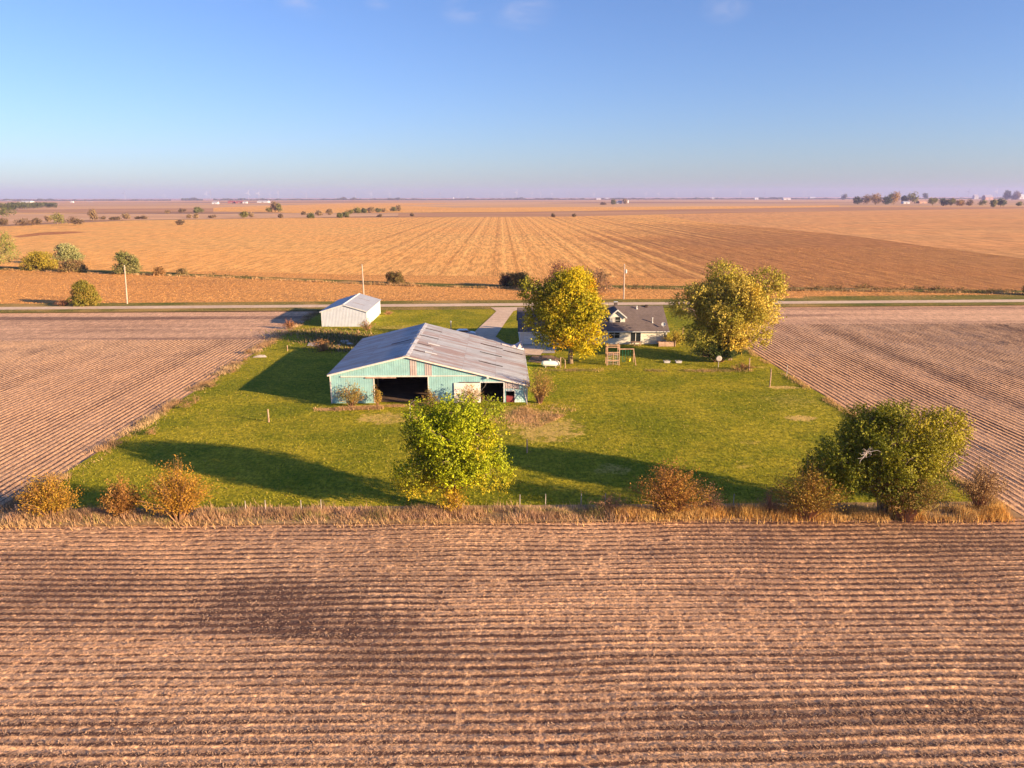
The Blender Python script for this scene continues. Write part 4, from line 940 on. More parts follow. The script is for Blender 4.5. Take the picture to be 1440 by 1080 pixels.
# ------------------------------------------------------------------ play set
c = at(862, 514); k_ = zdepth(c)/F
tw = empty('climbing_tower', c, label='tall wooden climbing tower with rope net and rungs', cat='play tower')
w2 = .95; Ht = hgt(c, 485.5)
M_play = plain('cedar_wood', (.44, .28, .19), .85, .1, var=.25, sc=3)
for sx in (-1, 1):
    for sy in (0, 1): m = MB(); m.box(sx*w2-.07, sx*w2+.07, sy*1.5-.07, sy*1.5+.07, 0, Ht); m.build('post', M_play, tw)
for z_ in (.75, 2.05, Ht-.45, Ht-.12): m = MB(); m.box(-w2+.07, w2-.07, -.06, .04, z_, z_+.13); m.build('rung', M_play, tw)
m = MB(); m.box(-.05, .05, -.05, .03, .05, 2.05); m.build('middle_post', M_play, tw)
m = MB(); 
for i in range(5): m.box(-w2, w2, .12+i*.28, .34+i*.28, 1.62, 1.67)
m.build('platform', M_play, tw)
m = MB()
for i in range(5): m.tube([(-w2+.1, .0, .2+i*.36), (0, .06, .32+i*.36), (w2-.1, 0, .15+i*.38)], .025, 4)
for i in range(5): m.tube([(-w2+.3+i*.33, .0, .1), (-w2+.2+i*.36, .05, 1.0), (-w2+.35+i*.3, 0, 2.0)], .025, 4)
m.build('rope_net', M_pale, tw)
for sx in (-1, 1): m = MB(); m.box(sx*w2-.05, sx*w2+.05, .07, 1.43, Ht-.13, Ht); m.build('side_rail', M_play, tw)
a, b_ = at(871, 513), at(891.5, 513.5); Hb = hgt(a, 492)
sg = empty('swing_set', ((a.x+b_.x)/2, a.y+.6, 0), label='wooden swing set with green swings and a yellow seat', cat='swing set')
L2 = (b_.x-a.x)/2
m = MB(); m.box(-L2-.3, L2+.1, -.07, .07, Hb-.14, Hb); m.build('beam', M_play, sg)
for sy in (-1, 1): m = MB(); m.tube([(L2, 0, Hb-.05), (L2+.25, sy*1.15, 0)], .07, 5); m.build('leg', M_play, sg)
M_gr = plain('green_plastic', (.02, .16, .08), .5); M_ye = plain('yellow_plastic', (.75, .55, .03), .5)
for i, xx in enumerate((-1.25, -.35)):
    s_ = empty('swing', (0, 0, 0)); s_.parent = sg
    for dx in (-.22, .22): m = MB(); m.box(xx+dx-.03, xx+dx+.03, -.02, .02, .5, Hb-.14); m.build('strap', M_gr, s_)
    m = MB(); m.box(xx-.25, xx+.25, -.12, .12, .46, .5); m.build('seat', M_gr, s_)
m = MB(); xx = .45
s_ = empty('baby_swing', (0, 0, 0)); s_.parent = sg
for dx in (-.16, .2): m2 = MB(); m2.box(xx+dx-.03, xx+dx+.03, -.02, .02, .85, Hb-.14); m2.build('strap', M_gr, s_)
m.lathe([(.08, .38), (.24, .45), (.28, .65), (.26, .95), (.22, .97)], 10, loc=(xx, 0, 0)); m.build('seat', M_ye, s_, smooth=True)

# ------------------------------------------------------------------ tank, tubs, posts, dish, car
c = at(774, 516.5)
tk = empty('propane_tank', (c.x, c.y, 0), 0, 'white horizontal propane tank with pale green dome cap', 'propane tank')
prof = [(.02, -1.45), (.25, -1.38), (.40, -1.22), (.45, -1.0), (.45, 1.0), (.40, 1.22), (.25, 1.38), (.02, 1.45)]
m = MB(); m.lathe(prof, 20, 'x', (0, 0, .62)); m.build('tank', plain('white_tank_paint', (.80, .74, .70), .35, .5, var=.08), tk, smooth=True)
m = MB(); m.lathe([(.2, 1.03), (.2, 1.18), (.14, 1.28), (.03, 1.31)], 14, loc=(-.1, 0, 0)); m.build('dome_cap', plain('pale_green_cap', (.35, .62, .55), .5), tk, smooth=True)
for sx in (-.85, .75): m = MB(); m.box(sx, sx+.14, -.35, .35, 0, .24); m.build('foot', M_grey, tk)
for px, py, lab, mm in ((937.5, 510, 'left of two low grey tubs on the lawn by the swing set', 0), (954, 510, 'right of two low grey tubs on the lawn by the swing set', 0)):
    c = at(px, py); tb_ = empty('garden_tub', (c.x, c.y, 0), label=lab, cat='tub', group='low grey tubs behind the house')
    m = MB(); m.add([(-.42, -.3, 0), (.42, -.3, 0), (.42, .3, 0), (-.42, .3, 0), (-.52, -.36, .34), (.52, -.36, .34), (.52, .36, .34), (-.52, .36, .34), (-.46, -.3, .34), (.46, -.3, .34), (.46, .3, .34), (-.46, .3, .34), (-.4, -.25, .2), (.4, -.25, .2), (.4, .25, .2), (-.4, .25, .2)],
                     [(0, 3, 2, 1), (0, 1, 5, 4), (1, 2, 6, 5), (2, 3, 7, 6), (3, 0, 4, 7), (4, 5, 9, 8), (5, 6, 10, 9), (6, 7, 11, 10), (7, 4, 8, 11), (8, 9, 13, 12), (9, 10, 14, 13), (10, 11, 15, 14), (11, 8, 12, 15), (12, 13, 14, 15)])
    m.build('basin', plain('dull_zinc', (.46, .44, .46), .5), tb_)
    P_ = np.stack([rng.uniform(-.35, .35, 40), rng.uniform(-.2, .2, 40), np.full(40, .2)], -1); blades(P_, .3, .05, .3, palmix([(.3, .25, .1), (.2, .2, .08)], (1, 1), 40), 'dead_stems', M_straw, parent=tb_, kind=None)
PO = [(378, 593.5, 573.5, .09, 'lone wooden post in the pasture left of the barn'), (741, 637, 618, .08, 'lone pale post in the tree shadow right of the round green tree'), (1082.5, 543.5, 520.5, .09, 'wooden post in the pasture near the right field'),
      (1053, 521.5, 505, .09, 'garden post at the right edge of the largest tree'), (781, 512, 501.5, .07, 'leftmost wooden post behind the propane tank'), (788, 517.5, 502.5, .08, 'tallest post at the right end of the propane tank'),
      (794.5, 518, 506, .07, 'rightmost wooden post next to the propane tank'), (24, 724, 704, .10, 'weathered post at the left end of the front fence line'), (404.3, 493.5, 484, .08, 'short post by the left field near the barn shadow'),
      (576.8, 589, 569, .05, 'thin pale pole before the big barn door'), (1106, 529, 515, .05, 'thin stake at the corner of the right field'), (960, 470, 461, .08, 'dark post beside the bush past the house')]
for px, py, tp, r_, lab in PO:
    b = at(px, py); H = hgt(b, tp); m = MB(); m.tube([(0, 0, -.1), (.02, .01, H*.5), (.0, .03, H)], [r_*1.1, r_, r_*.9], 7)
    o = m.build('fence_post', M_wood if r_ > .06 else M_pale); o.location = b; tag(o, lab, 'post')
b = at(576.8, 589); m = MB(); m.tube([(0, 0, hgt(b, 569)), (.2, 0, hgt(b, 566)), (.75, 0, hgt(b, 561))], [.03, .025, .015], 4); o = m.build('bent_wire', M_pale); o.location = b; tag(o, 'thin bent rod on top of the pale pole before the barn', 'rod')
small = [(346+i*0, 0) for i in range(0)]
for i, (px, py) in enumerate([(346, 722), (374, 721), (424, 721), (452, 720), (731, 713), (767, 712), (817, 711), (851, 711), (1031, 712), (1120, 716)]):
    b = at(px, py); m = MB(); m.tube([(0, 0, -.1), (.01, 0, 1.15)], [.04, .035], 5); o = m.build('fence_stake', M_pale); o.location = b
    tag(o, 'short pale stake standing in the dry grass of the front fence line', 'stake', 'short stakes of the front fence line')
b = at(1010, 516.5); H = hgt(b, 505.5); rd_ = empty('dish_antenna', b, label='round white dish on a thin pole in front of the largest tree', cat='dish')
m = MB(); m.tube([(0, 0, 0), (0, 0, H)], .05, 6); m.build('pole', M_pale, rd_)
m = MB(); m.lathe([(.1, .12), (.36, .03), (.46, -.03), (.44, -.05), (.1, .08)], 16, 'y', (0, -.1, H)); m.build('dish', M_pale, rd_, smooth=True)
# rail joining two tank posts
a, b_ = at(788, 517.5), at(794.5, 518); m = MB(); m.tube([(a.x, a.y, hgt(a, 503.5)), ((a.x+b_.x)/2, a.y, hgt(a, 503.5)+.05), (b_.x, b_.y, hgt(b_, 507))], .04, 5); tag(m.build('fence_rail', M_wood), 'thin rail joining the two right posts by the propane tank', 'rail')
# fallen log at left boundary
c = at(366, 502.5); m = MB()
for i in range(5): m.tube([(-1.1+i*.2, i*.15-.3, .1+.05*i), (1.1-i*.1, i*.12-.2, .12+.04*i)], .09, 6)
o = m.build('log_pile', M_pale); o.location = c; tag(o, 'small heap of pale logs beside the left field', 'logs')
# yard lamp post behind the barn
c = at(634.3, 470); H = hgt(c, 453); o = empty('yard_post', c, label='pale yard post seen over the barn roof', cat='post'); m = MB(); m.tube([(0, 0, 0), (0, 0, H)], .09, 7); m.build('pole', M_pale, o); m = MB(); m.lathe([(.1, H-.02), (.16, H+.1), (.12, H+.3), (.03, H+.34)], 10); m.build('cap', M_white, o)
# car
c = at(653, 473.5); car = empty('parked_car', c, R(4), 'pale blue car parked behind the barn roof', 'car')
M_car = plain('pale_car_paint', (.42, .50, .60), .25, .6, var=.04)
bp = [(-2.1, .35), (2.15, .35), (2.2, .7), (1.9, .88), (1.15, .98), (.55, 1.42), (-1.0, 1.45), (-1.75, 1.02), (-2.15, .92)]
m = MB(); m.prism_y(bp, -.85, .85); o = m.build('body', M_car, car); bv = o.modifiers.new('b', 'BEVEL'); bv.width = .08; bv.segments = 2
for sy in (-.856, .852):
    m = MB(); m.prism_y([(-1.45, 1.02), (.95, 1.02), (.5, 1.36), (-.95, 1.38)], sy, sy+.004); m.build('side_window', M_glass, car)
m = MB(); m.add([(1.14, -.7, 1.0), (1.14, .7, 1.0), (.6, .62, 1.405), (.6, -.62, 1.405)], [(0, 1, 2, 3)]); o = m.build('windscreen', M_glass, car); o.location = (.02, 0, .01)
for sx in (-1.35, 1.35):
    for sy in (-.86, .66): m = MB(); m.lathe([(.1, sy), (.33, sy), (.33, sy+.2), (.1, sy+.2)], 14, 'y', (sx, 0, .33)); m.build('wheel', M_dark, car)

# ------------------------------------------------------------------ utility poles
for px, py, tp, lab, extra in ((179, 427.5, 372, 'tall utility pole by the road at the left', 0), (512, 424, 372, 'tall utility pole behind the white shed', 0), (877, 421, 373, 'tall utility pole with transformer behind the house', 1)):
    b = at(px, py); H = hgt(b, tp); root = empty('utility_pole', b, label=lab, cat='utility pole', group='utility poles along the road'); root.rotation_euler = (0, R(3.4) if px < 300 else 0, 0)
    m = MB(); m.tube([(0, 0, -.2), (-.02, 0, H*.5), (-.08, 0, H)], [.19, .165, .13], 9); m.build('pole', plain('pale_pole_wood', (.44, .35, .29), .9, .1, var=.15), root)
    m = MB(); m.lathe([(.05, H), (.09, H+.06), (.05, H+.2)], 8, loc=(-.08, 0, 0)); m.build('insulator', M_white, root)
    if extra:
        m = MB(); m.lathe([(.1, H-2.2), (.24, H-2.15), (.24, H-1.3), (.18, H-1.2), (.05, H-1.15)], 12, loc=(.4, 0, 0)); m.build('transformer', M_white, root)
        m = MB(); m.box(.05, .2, -.04, .04, H-1.8, H-1.6); m.build('bracket', M_grey, root)

# ------------------------------------------------------------------ middle-distance trees and bushes
def midtree(name, label, px, py, wpx, tp, pal, w=None, bottom=.15, nl=12, ns=900, leaf=None, group=None, cat='tree', seed=None, trunk=True):
    b = at(px, py); H = hgt(b, tp); Rw = wid(b, wpx)/2; z = zdepth(b)
    leaf = leaf or max(.24, z*.0014)
    lb = crown_lobes(Rw*.95, Rw*.8, H*(1-bottom)*.5, H*(bottom+(1-bottom)*.5), int(nl*2.2), (.2, .34), seed or int(px*7+py), -.95, extra=[((Rw*math.cos(a_)*.55, Rw*math.sin(a_)*.45, H*(.18+bottom)), (Rw*.42, Rw*.4, H*.2)) for a_ in (0.3, 1.5, 2.6, 3.6, 4.7, 5.8)])
    ns = int(ns*2.2)
    tree(name, label, cat, b, lb, max(.12, H*.028), H*max(.12, bottom), pal, w or [1]*len(pal), ns, leaf, 4, twigs=False, group=group)
PGR = [(.26, .27, .07), (.34, .32, .10), (.18, .20, .05), (.42, .33, .10)]
midtree('willow_tree', 'large pale green tree cut off at the left edge of the photo', -10, 378, 82, 318, PGR, nl=18, ns=2200)
midtree('golden_willow', 'low golden green spreading tree left of the ditch track', 57, 379, 54, 350, [(.34, .28, .03), (.42, .30, .03), (.24, .20, .04)], bottom=.02, ns=1500)
midtree('pale_willow', 'pale sage green tree behind the low golden one', 97, 372, 44, 339, [(.34, .34, .14), (.42, .40, .18), (.24, .26, .10)], ns=1400)
midtree('brown_shrub_tree', 'brown shrub in front of the pale sage tree', 104, 382, 42, 362, [(.30, .18, .08), (.24, .15, .07), (.2, .17, .06)], bottom=.02, ns=900, cat='shrub')
midtree('grey_green_tree', 'grey-green tree beside the first utility pole', 180, 385, 42, 350, [(.22, .22, .07), (.16, .17, .05), (.34, .30, .12)], bottom=.03, ns=1400)
midtree('roadside_tree', 'round olive bush standing alone at the edge of the gravel road', 120, 429.5, 46, 391, [(.20, .19, .03), (.26, .23, .03), (.32, .22, .04)], bottom=.02, nl=16, ns=2200, cat='bush')
b = at(88, 430.5); bush('red_shrub', 'low reddish brown shrub left of the round roadside bush', 'shrub', b, 2.6, 1.5, 1.5, [(.26, .12, .07), (.20, .10, .06)], [1, 1], 60, .22, 22)
midtree('brown_bush_mid', 'small rusty bush right of the grey-green ditch tree', 224, 387, 18, 373, [(.34, .18, .07), (.26, .16, .06)], bottom=.0, nl=7, ns=300, cat='bush')
midtree('low_bush_mid', 'low faint brown bush on the left part of the ditch', 256, 385, 18, 376, [(.28, .18, .08), (.24, .18, .07)], bottom=.0, nl=6, ns=200, cat='bush')
midtree('ditch_bush', 'dark brown-green bush on the ditch left of the yellow tree', 556, 398.5, 27, 379, [(.16, .13, .04), (.22, .16, .05), (.24, .13, .06)], bottom=.0, nl=9, ns=700, cat='bush')
midtree('ditch_bush', 'dark bush, left one of the pair just left of the yellow tree', 712, 402, 22, 382, [(.16, .09, .06), (.13, .10, .04)], bottom=.0, nl=8, ns=500, cat='bush')
midtree('ditch_bush', 'larger olive bush, right one of the pair just left of the yellow tree', 730, 404, 34, 379, [(.15, .14, .04), (.19, .14, .05)], bottom=.0, nl=9, ns=800, cat='bush')
midtree('autumn_shrub', 'brown bare shrubs behind the top of the yellow tree', 838, 413, 50, 372, [(.28, .16, .10), (.34, .20, .11), (.24, .17, .08)], bottom=.05, nl=12, ns=700)
midtree('maroon_tree', 'maroon tinged tree top showing behind the left of the yellow tree', 790, 408, 60, 365, [(.30, .12, .08), (.26, .15, .08), (.34, .16, .08)], bottom=.1, nl=12, ns=800)
midtree('edge_bush', 'dark bush cut off at the right edge by the road', 1446, 415, 20, 398, [(.12, .10, .04), (.16, .14, .04)], bottom=0, nl=6, ns=300, cat='bush')
# ditch brush at right and centre
for i, px in enumerate(range(1100, 1440, 17)):
    q = np.interp(px, [p_[0] for p_ in ditch], [p_[1] for p_ in ditch])
    b = at(px+random.uniform(-5, 5), q+random.uniform(-.5, 2)); bush('ditch_brush', 'low brown brush along the ditch beyond the right field', 'brush', b, random.uniform(2, 4.2), 1.2, random.uniform(.7, 1.6), [(.26, .15, .07), (.20, .15, .05), (.34, .22, .08)], [1, 1, 1], 16, .3, 16, group='low brush along the ditch at the right', stems=False)
for i, px in enumerate((880, 893, 905, 922, 940, 300, 318, 345, 560, 575)):
    q = np.interp(px, [p_[0] for p_ in ditch], [p_[1] for p_ in ditch])
    b = at(px, q+1); bush('ditch_tuft', 'small brown tuft along the ditch beyond the road', 'brush', b, random.uniform(1, 2.2), 1, random.uniform(.7, 1.3), [(.24, .16, .07), (.30, .2, .08)], [1, 1], 12, .28, 14, group='small brown tufts along the ditch beyond the road', stems=False)
# weeds along the left field edge
for i, (px, py) in enumerate(((350, 497), (345, 508), (262, 576), (300, 545), (215, 612), (275, 568), (330, 524))):
    b = at(px, py); bush('edge_weed', 'small brown weed clump on the edge of the left field', 'weeds', b, .8, 1.2, random.uniform(.7, 1.2), [(.34, .18, .09), (.26, .18, .07)], [1, 1], 20, .12, 18, group='brown weed clumps on the left field edge', stems=False)

# small far trees: (px, base, w, top, colour set, label)
FT = [(10, 305, 26, 289, 0, 'dark grey-green tree at the left edge far off'), (2, 318, 22, 306, 1, 'brown thicket low at the left edge far off'),
      (36, 317.5, 34, 305.5, 1, 'wide brown thicket left of the far pasture'), (52, 316, 14, 306, 1, 'smaller brown tree touching the wide thicket'),
      (81, 315.5, 24, 297.5, 2, 'tallest green tree of the far left pasture'), (68, 312, 10, 303, 3, 'small tan tree beside the tallest pasture tree'),
      (106, 317, 26, 304, 1, 'broad brown clump right of the tallest pasture tree'), (132, 310, 14, 292, 3, 'pale thin tree in the far left pasture'),
      (134, 308.5, 12, 303.5, 1, 'small dark bush below the pale thin tree'), (146, 308.5, 8, 304, 1, 'tiny dark bush in the far pasture, first of a row'), (158, 309, 9, 305, 1, 'tiny dark bush in the far pasture, second of a row'), (166, 309, 9, 304.5, 1, 'tiny dark bush in the far pasture, third of a row'),
      (178, 308, 12, 298, 3, 'pale bare tree at the end of the dark bush row'), (201, 307.8, 14, 303, 1, 'flat dark bush right of the pale bare tree'), (193, 307.8, 8, 305, 1, 'very small bush beside the flat dark bush'),
      (254, 316.5, 13, 309, 1, 'lone round brown bush in the golden field'), (256, 299, 14, 293.5, 1, 'left low tree of the far brown strip'), (278, 299.5, 18, 291, 0, 'dark tree on the far brown strip'),
      (236, 300, 8, 295, 3, 'faint brown tree on the far brown strip'), (267, 306.5, 9, 301.5, 3, 'pale bush under the dark far tree'), (276, 307, 5, 300, 3, 'tiny upright bush under the dark far tree'), (299, 306.5, 12, 302.5, 1, 'flat bush in the far pasture near the centre left'),
      (343, 306.3, 14, 296.5, 2, 'round green-gold tree in the far pasture'), (354, 305.5, 7, 299, 3, 'small brown tree beside the round green-gold one'), (379, 298, 9, 291.5, 2, 'small green tree left of the tall pair'), (387, 298, 11, 283, 3, 'tall tan tree, left of the far tall pair'), (393, 298, 9, 286, 2, 'shorter tan tree, right of the far tall pair'),
      (395, 306.5, 7, 301, 1, 'tiny dark tree in the far pasture below the tall pair'), (427, 302, 6, 298, 1, 'tiny dark bush left of the far dark green tree'), (437, 307, 11, 300, 0, 'dark green tree at the edge of the corn field'),
      (449, 303, 10, 296, 3, 'pink-brown tree right of the dark green field-edge tree'), (464, 302.5, 10, 294, 3, 'second pink-brown tree of the far pasture'), (478, 306.5, 9, 299, 0, 'left green bush at the hedge near the field'), (486, 306, 10, 298, 0, 'right green bush at the hedge near the field'),
      (493, 301, 10, 295, 2, 'first tree of the far hedge'), (503, 300, 11, 291.5, 2, 'second tree of the far hedge'), (512, 299.5, 10, 292.5, 0, 'third tree of the far hedge'), (522, 299, 11, 291.5, 3, 'fourth tree of the far hedge'), (532, 298.5, 10, 293, 0, 'fifth tree of the far hedge'), (541, 298, 9, 292.5, 3, 'last tree of the far hedge'),
      (553, 297.5, 9, 291.5, 0, 'dark bush right of the far hedge'), (560, 297, 6, 288, 3, 'tall slim tree right of the far hedge'), (534, 305, 5, 302, 1, 'tiny bush at the far edge of the corn field left of centre'), (580, 304, 6, 300.5, 1, 'tiny bush at the far edge of the corn field near centre'),
      (778, 305.3, 5, 301.5, 1, 'tiny dark bush at the corn edge above the yellow tree'), (807, 304.8, 4, 302, 1, 'tiniest dark bush at the corn edge right of centre'), (863, 287.5, 7, 281.5, 0, 'round tree left of the far grain bins'), (879, 286.5, 5, 281, 3, 'small autumn tree right of the far grain bins'),
      (848, 288, 7, 286, 1, 'flat bush left of the far grain bins'),
      (1206, 287, 12, 278.5, 4, 'dark round tree at the left end of the far farmstead'), (1219, 287, 12, 276.5, 3, 'grey-brown tree, second of the far farmstead'), (1231, 287.5, 16, 273.5, 5, 'tan-orange tree of the far farmstead'),
      (1245, 287.5, 14, 277, 4, 'dark evergreen left of the yellow farmstead tree'), (1257, 287.3, 16, 271, 5, 'tall yellow tree of the far farmstead'), (1252, 286, 8, 272.5, 4, 'dark tree touching the tall yellow one'), (1271, 286, 9, 276, 4, 'dark tree right of the tall yellow one'), (1286, 286, 20, 271.5, 2, 'big olive tree at the right of the far farmstead'),
      (1301, 278.5, 8, 272.5, 4, 'small bluish tree beyond the far farmstead'), (1311, 289, 14, 280, 2, 'first olive tree right of the far farmstead'), (1327, 289.5, 12, 280.5, 4, 'second tree of the row right of the far farmstead'), (1337, 289.5, 10, 281, 2, 'third tree of the row right of the far farmstead'), (1349, 289.5, 13, 282.5, 5, 'fourth, tan tree of the row right of the far farmstead'),
      (1363, 289.5, 14, 283, 1, 'brown tree in the middle of the far right row'), (1380, 289, 11, 283, 2, 'small olive tree of the far right row'), (1396, 291.5, 8, 282, 2, 'slim tree near the end of the far right row'), (1407, 290.5, 13, 281.5, 4, 'dark round tree at the end of the far right row'), (1433, 289.5, 11, 285.5, 2, 'small bush at the far right edge'),
      (1416, 280, 10, 270.5, 4, 'left tree of the farthest right pair'), (1427, 280, 12, 270.5, 1, 'right tree of the farthest right pair'), (1187, 278.8, 7, 274.5, 4, 'tiny bluish tree near the horizon at the right')]
FP = {0: [(.12, .14, .05), (.17, .17, .06)], 1: [(.20, .13, .08), (.16, .12, .06)], 2: [(.24, .22, .06), (.18, .18, .05)], 3: [(.34, .23, .13), (.28, .20, .10)], 4: [(.08, .10, .05), (.11, .12, .05)], 5: [(.44, .27, .06), (.36, .24, .08)]}
for px, py, w_, tp, ci, lab in FT:
    b = at(px, max(py, 281.0)); H = hgt(b, tp)*1.1; z = zdepth(b); small_ = (py-tp) < 7
    Rw = wid(b, w_)/2*(1.25 if px > 1195 else 1.1)
    lb = crown_lobes(Rw*.9, Rw*.7, H*.50, H*.46, 7 if small_ else 11, (.34, .5), int(px), -.95)
    tree('distant_bush' if small_ else 'distant_tree', lab, 'bush' if 'bush' in lab else 'tree', b, lb, H*.03, H*.2, FP[ci], [1]*len(FP[ci]), 150 if small_ else 360, max(.5, z*.0013), 3, twigs=False)
# left wood far off
for i in range(12):
    px = 8+i*6.4; py = 295.5-i*.35+random.uniform(-.6, .6); b = at(px, py) if i < 11 else at(140, 292)
    if px > 76: continue
    H = hgt(b, 284-random.uniform(0, 2.5)); Rw = wid(b, 22)/2
    tree('woodland_tree', 'tree in the green wood far off at the left', 'tree', b, crown_lobes(Rw, Rw*.8, H*.46, H*.5, 12, (.3, .45), i+5, -.95), H*.03, H*.2, FP[4] if i % 3 else FP[0], [1, 1], 500, 1.9, 3, twigs=False, group='trees of the far left wood')
# horizon woods as one mass
P = []
segs = [(0, 80, 279.6, 2), (80, 240, 279.8, 1.2), (255, 285, 279.4, 3), (300, 345, 279.4, 2), (345, 470, 279.4, 1.6), (468, 508, 279.4, 3.2), (545, 562, 279.4, 2.6), (508, 700, 279.2, 1.4), (700, 735, 279.2, 2.4), (735, 960, 279.0, 1.6), (960, 1010, 278.8, 2.2), (1040, 1100, 278.8, 2.0), (970, 1440, 278.6, 1.2)]
for xa, xb, yb, hp in segs:
    m_ = int((xb-xa)*26); px = rng.uniform(xa, xb, m_)
    cl = vnoise(px, px*0, 7, 61)
    for q, c_ in zip(px, cl):
        Y = rng.uniform(8500, 9500); r_ = fy(q, 279, Y); s_ = Y/F*hp
        P.append((r_.x, Y, s_*rng.random()*(.3+c_)))
P = np.array(P); V, f = leafquads(P, 13, .8); T = palmix([(.06, .08, .05), (.09, .10, .05), (.12, .10, .06)], (1, 1, 1), len(P))
tag(raw_mesh('horizon_woods', V, [f], M_leaf, tint=np.repeat(T, 4, 0)), 'thin blue band of woods along the horizon', 'woods', kind='stuff')

# far farm buildings: (px, base py, w px, h px, wall colour, roof colour, label)
WH, RD, GY = (.52, .54, .58), (.30, .10, .09), (.34, .35, .40)
FBD = [(35, 285.5, 14, 4.5, WH, WH, 'wide white building behind the far left wood', 'building'), (5, 282.5, 12, 2.5, WH, GY, 'pale low building at the far left edge', 'building'), (101, 285, 3.5, 3.5, WH, WH, 'tiny white house right of the far left wood', 'house'), (125, 284, 6, 1.6, WH, GY, 'tiny pale shed on the far left plain', 'shed'),
       (302, 287, 8, 4.5, WH, GY, 'white farm building left of the red barns far off', 'building'), (325, 286, 9, 4.5, RD, RD, 'left red barn far off', 'barn'), (336, 286, 9, 4.5, RD, (.3, .12, .12), 'right red barn far off', 'barn'), (344, 286, 6, 3.5, WH, GY, 'white bin next to the right red barn', 'building'),
       (369, 285, 15, 3.5, WH, WH, 'long white shed right of the red barns', 'shed'), (871, 286.5, 7, 4, GY, GY, 'grey barn among the far grain bins', 'barn'), (842, 280.8, 6, 1.8, WH, WH, 'tiny white shed near the horizon right of centre', 'shed'), (854, 280.6, 4, 1.8, WH, WH, 'second tiny white shed near the horizon right of centre', 'shed'),
       (1275, 286.5, 9, 2.5, WH, GY, 'white shed in front of the far right farmstead', 'shed'), (1269, 281, 7, 3.5, WH, GY, 'pale house among the far right farmstead trees', 'house'), (1298, 286, 10, 2.5, (.46, .28, .2), (.5, .3, .22), 'brown low shed right of the farmstead trees', 'shed'),
       (1373, 280, 6, 5, GY, (.3, .3, .38), 'small grey-blue barn, left of two near the right horizon', 'barn'), (1391, 281.5, 11, 6, (.4, .24, .22), (.34, .33, .42), 'red-grey barn, right of two near the right horizon', 'barn'), (1437, 280, 8, 5, WH, WH, 'white house at the far right edge', 'house'),
       (1064, 280.8, 5, 2, WH, WH, 'white specks of a farm near the horizon right of centre', 'building'), (1107, 281, 10, 2, WH, (.6, .5, .45), 'pale long shed on the right plain', 'shed'), (1143, 279.5, 8, 1.6, WH, WH, 'white shed close to the right horizon', 'shed'), (490, 280.5, 4, 1.8, WH, WH, 'white speck building near the horizon left of centre', 'building'), (1003, 280.4, 3, 1.8, WH, WH, 'tiny white building below the pale tower far right of centre', 'building')]
MC = {}
def cm(c):
    if c not in MC: MC[c] = plain('farm_paint', c, .7, var=.05)
    return MC[c]
for px, py, wp, hp, wc, rc, lab, cat in FBD:
    b = at(px, py); W = wid(b, wp)/2; H = hgt(b, py-hp); e = H*.6; D = W*.8
    o = empty('farm_building', b, label=lab, cat=cat)
    m = MB(); m.box(-W, W, 0, D*2, 0, e); m.add([(-W, 0, e), (-W, D*2, e), (-W, D, H)], [(0, 1, 2)]); m.add([(W, 0, e), (W, D*2, e), (W, D, H)], [(0, 1, 2)]); m.build('walls', cm(wc), o)
    m = MB(); t_ = H*.03; v_ = W*1.03; m.prism_x([(-D*.06, e-.03*H), (D, H), (D, H+t_), (-D*.06, e)], -v_, v_); m.prism_x([(D, H), (D*2.06, e-.03*H), (D*2.06, e), (D, H+t_)], -v_, v_); m.build('roof', cm(rc), o)
    m = MB(); m.box(-W*.15, W*.2, -W*.01-.02, -.004, .0, e*.75); m.build('door', cm((.25, .22, .22)), o)
for px, py, wp, hp, lab in ((877, 285.5, 2.6, 4.5, 'left white grain bin of the far farm'), (882.5, 285.5, 2.6, 4.5, 'right white grain bin of the far farm'), (637.5, 280, 1.6, 3.5, 'slim white silo on the horizon, left of two'), (657.5, 280, 1.6, 3.5, 'slim white silo on the horizon, right of two')):
    b = at(px, py); W = wid(b, wp)/2; H = hgt(b, py-hp); o = empty('grain_bin', b, label=lab, cat='grain bin')
    m = MB(); m.lathe([(W, 0), (W, H*.8)], 16); m.build('bin_wall', cm(WH), o); m = MB(); m.lathe([(W*1.03, H*.8), (W*.5, H*.92), (.2, H)], 16); m.build('bin_roof', cm(GY), o)

# wind turbines: build one, copy
M_turb = plain('turbine_haze_grey', (.30, .33, .42), .5, var=.03)  # grey-blue close to the sky tone: distance haze put into the colour
def turbine():
    o = empty('wind_turbine', (0, 0, 0))
    m = MB(); m.tube([(0, 0, 0), (0, 0, 85)], [2.3, 1.4], 8); m.build('tower', M_turb, o)
    m = MB(); m.box(-2, 2, -5, 6, 84, 88); m.build('nacelle', M_turb, o)
    for k in range(3):
        a = 2*math.pi*k/3+.4; d = Vector((math.sin(a), 0, math.cos(a))); q = Vector((math.cos(a), 0, -math.sin(a)))
        c = Vector((0, -6, 86)); m = MB(); m.add([c-q*1.6, c+q*1.6, c+d*22+q*2.0, c+d*44+q*.5, c+d*44-q*.3, c+d*22-q*1.2] + [v_+Vector((0, .8, 0)) for v_ in (c-q*1.6, c+q*1.6, c+d*22+q*2.0, c+d*44+q*.5, c+d*44-q*.3, c+d*22-q*1.2)],
            [(0, 1, 2, 3, 4, 5), (11, 10, 9, 8, 7, 6)]+[(i, i+6, (i+1) % 6+6, (i+1) % 6) for i in range(6)]); m.build('blade', M_turb, o)
    return o
t0 = turbine(); kids = list(t0.children)
TP = [176, 232, 255, 290, 296, 349, 364, 380, 391, 411, 431, 447, 472, 500, 522, 548, 561, 577, 594, 619, 645, 686, 706, 726, 748, 760, 776, 800, 835, 852, 870, 908, 926, 951, 972, 1002, 1040, 1075, 1130, 1182, 1240, 1345, 1361, 1400]
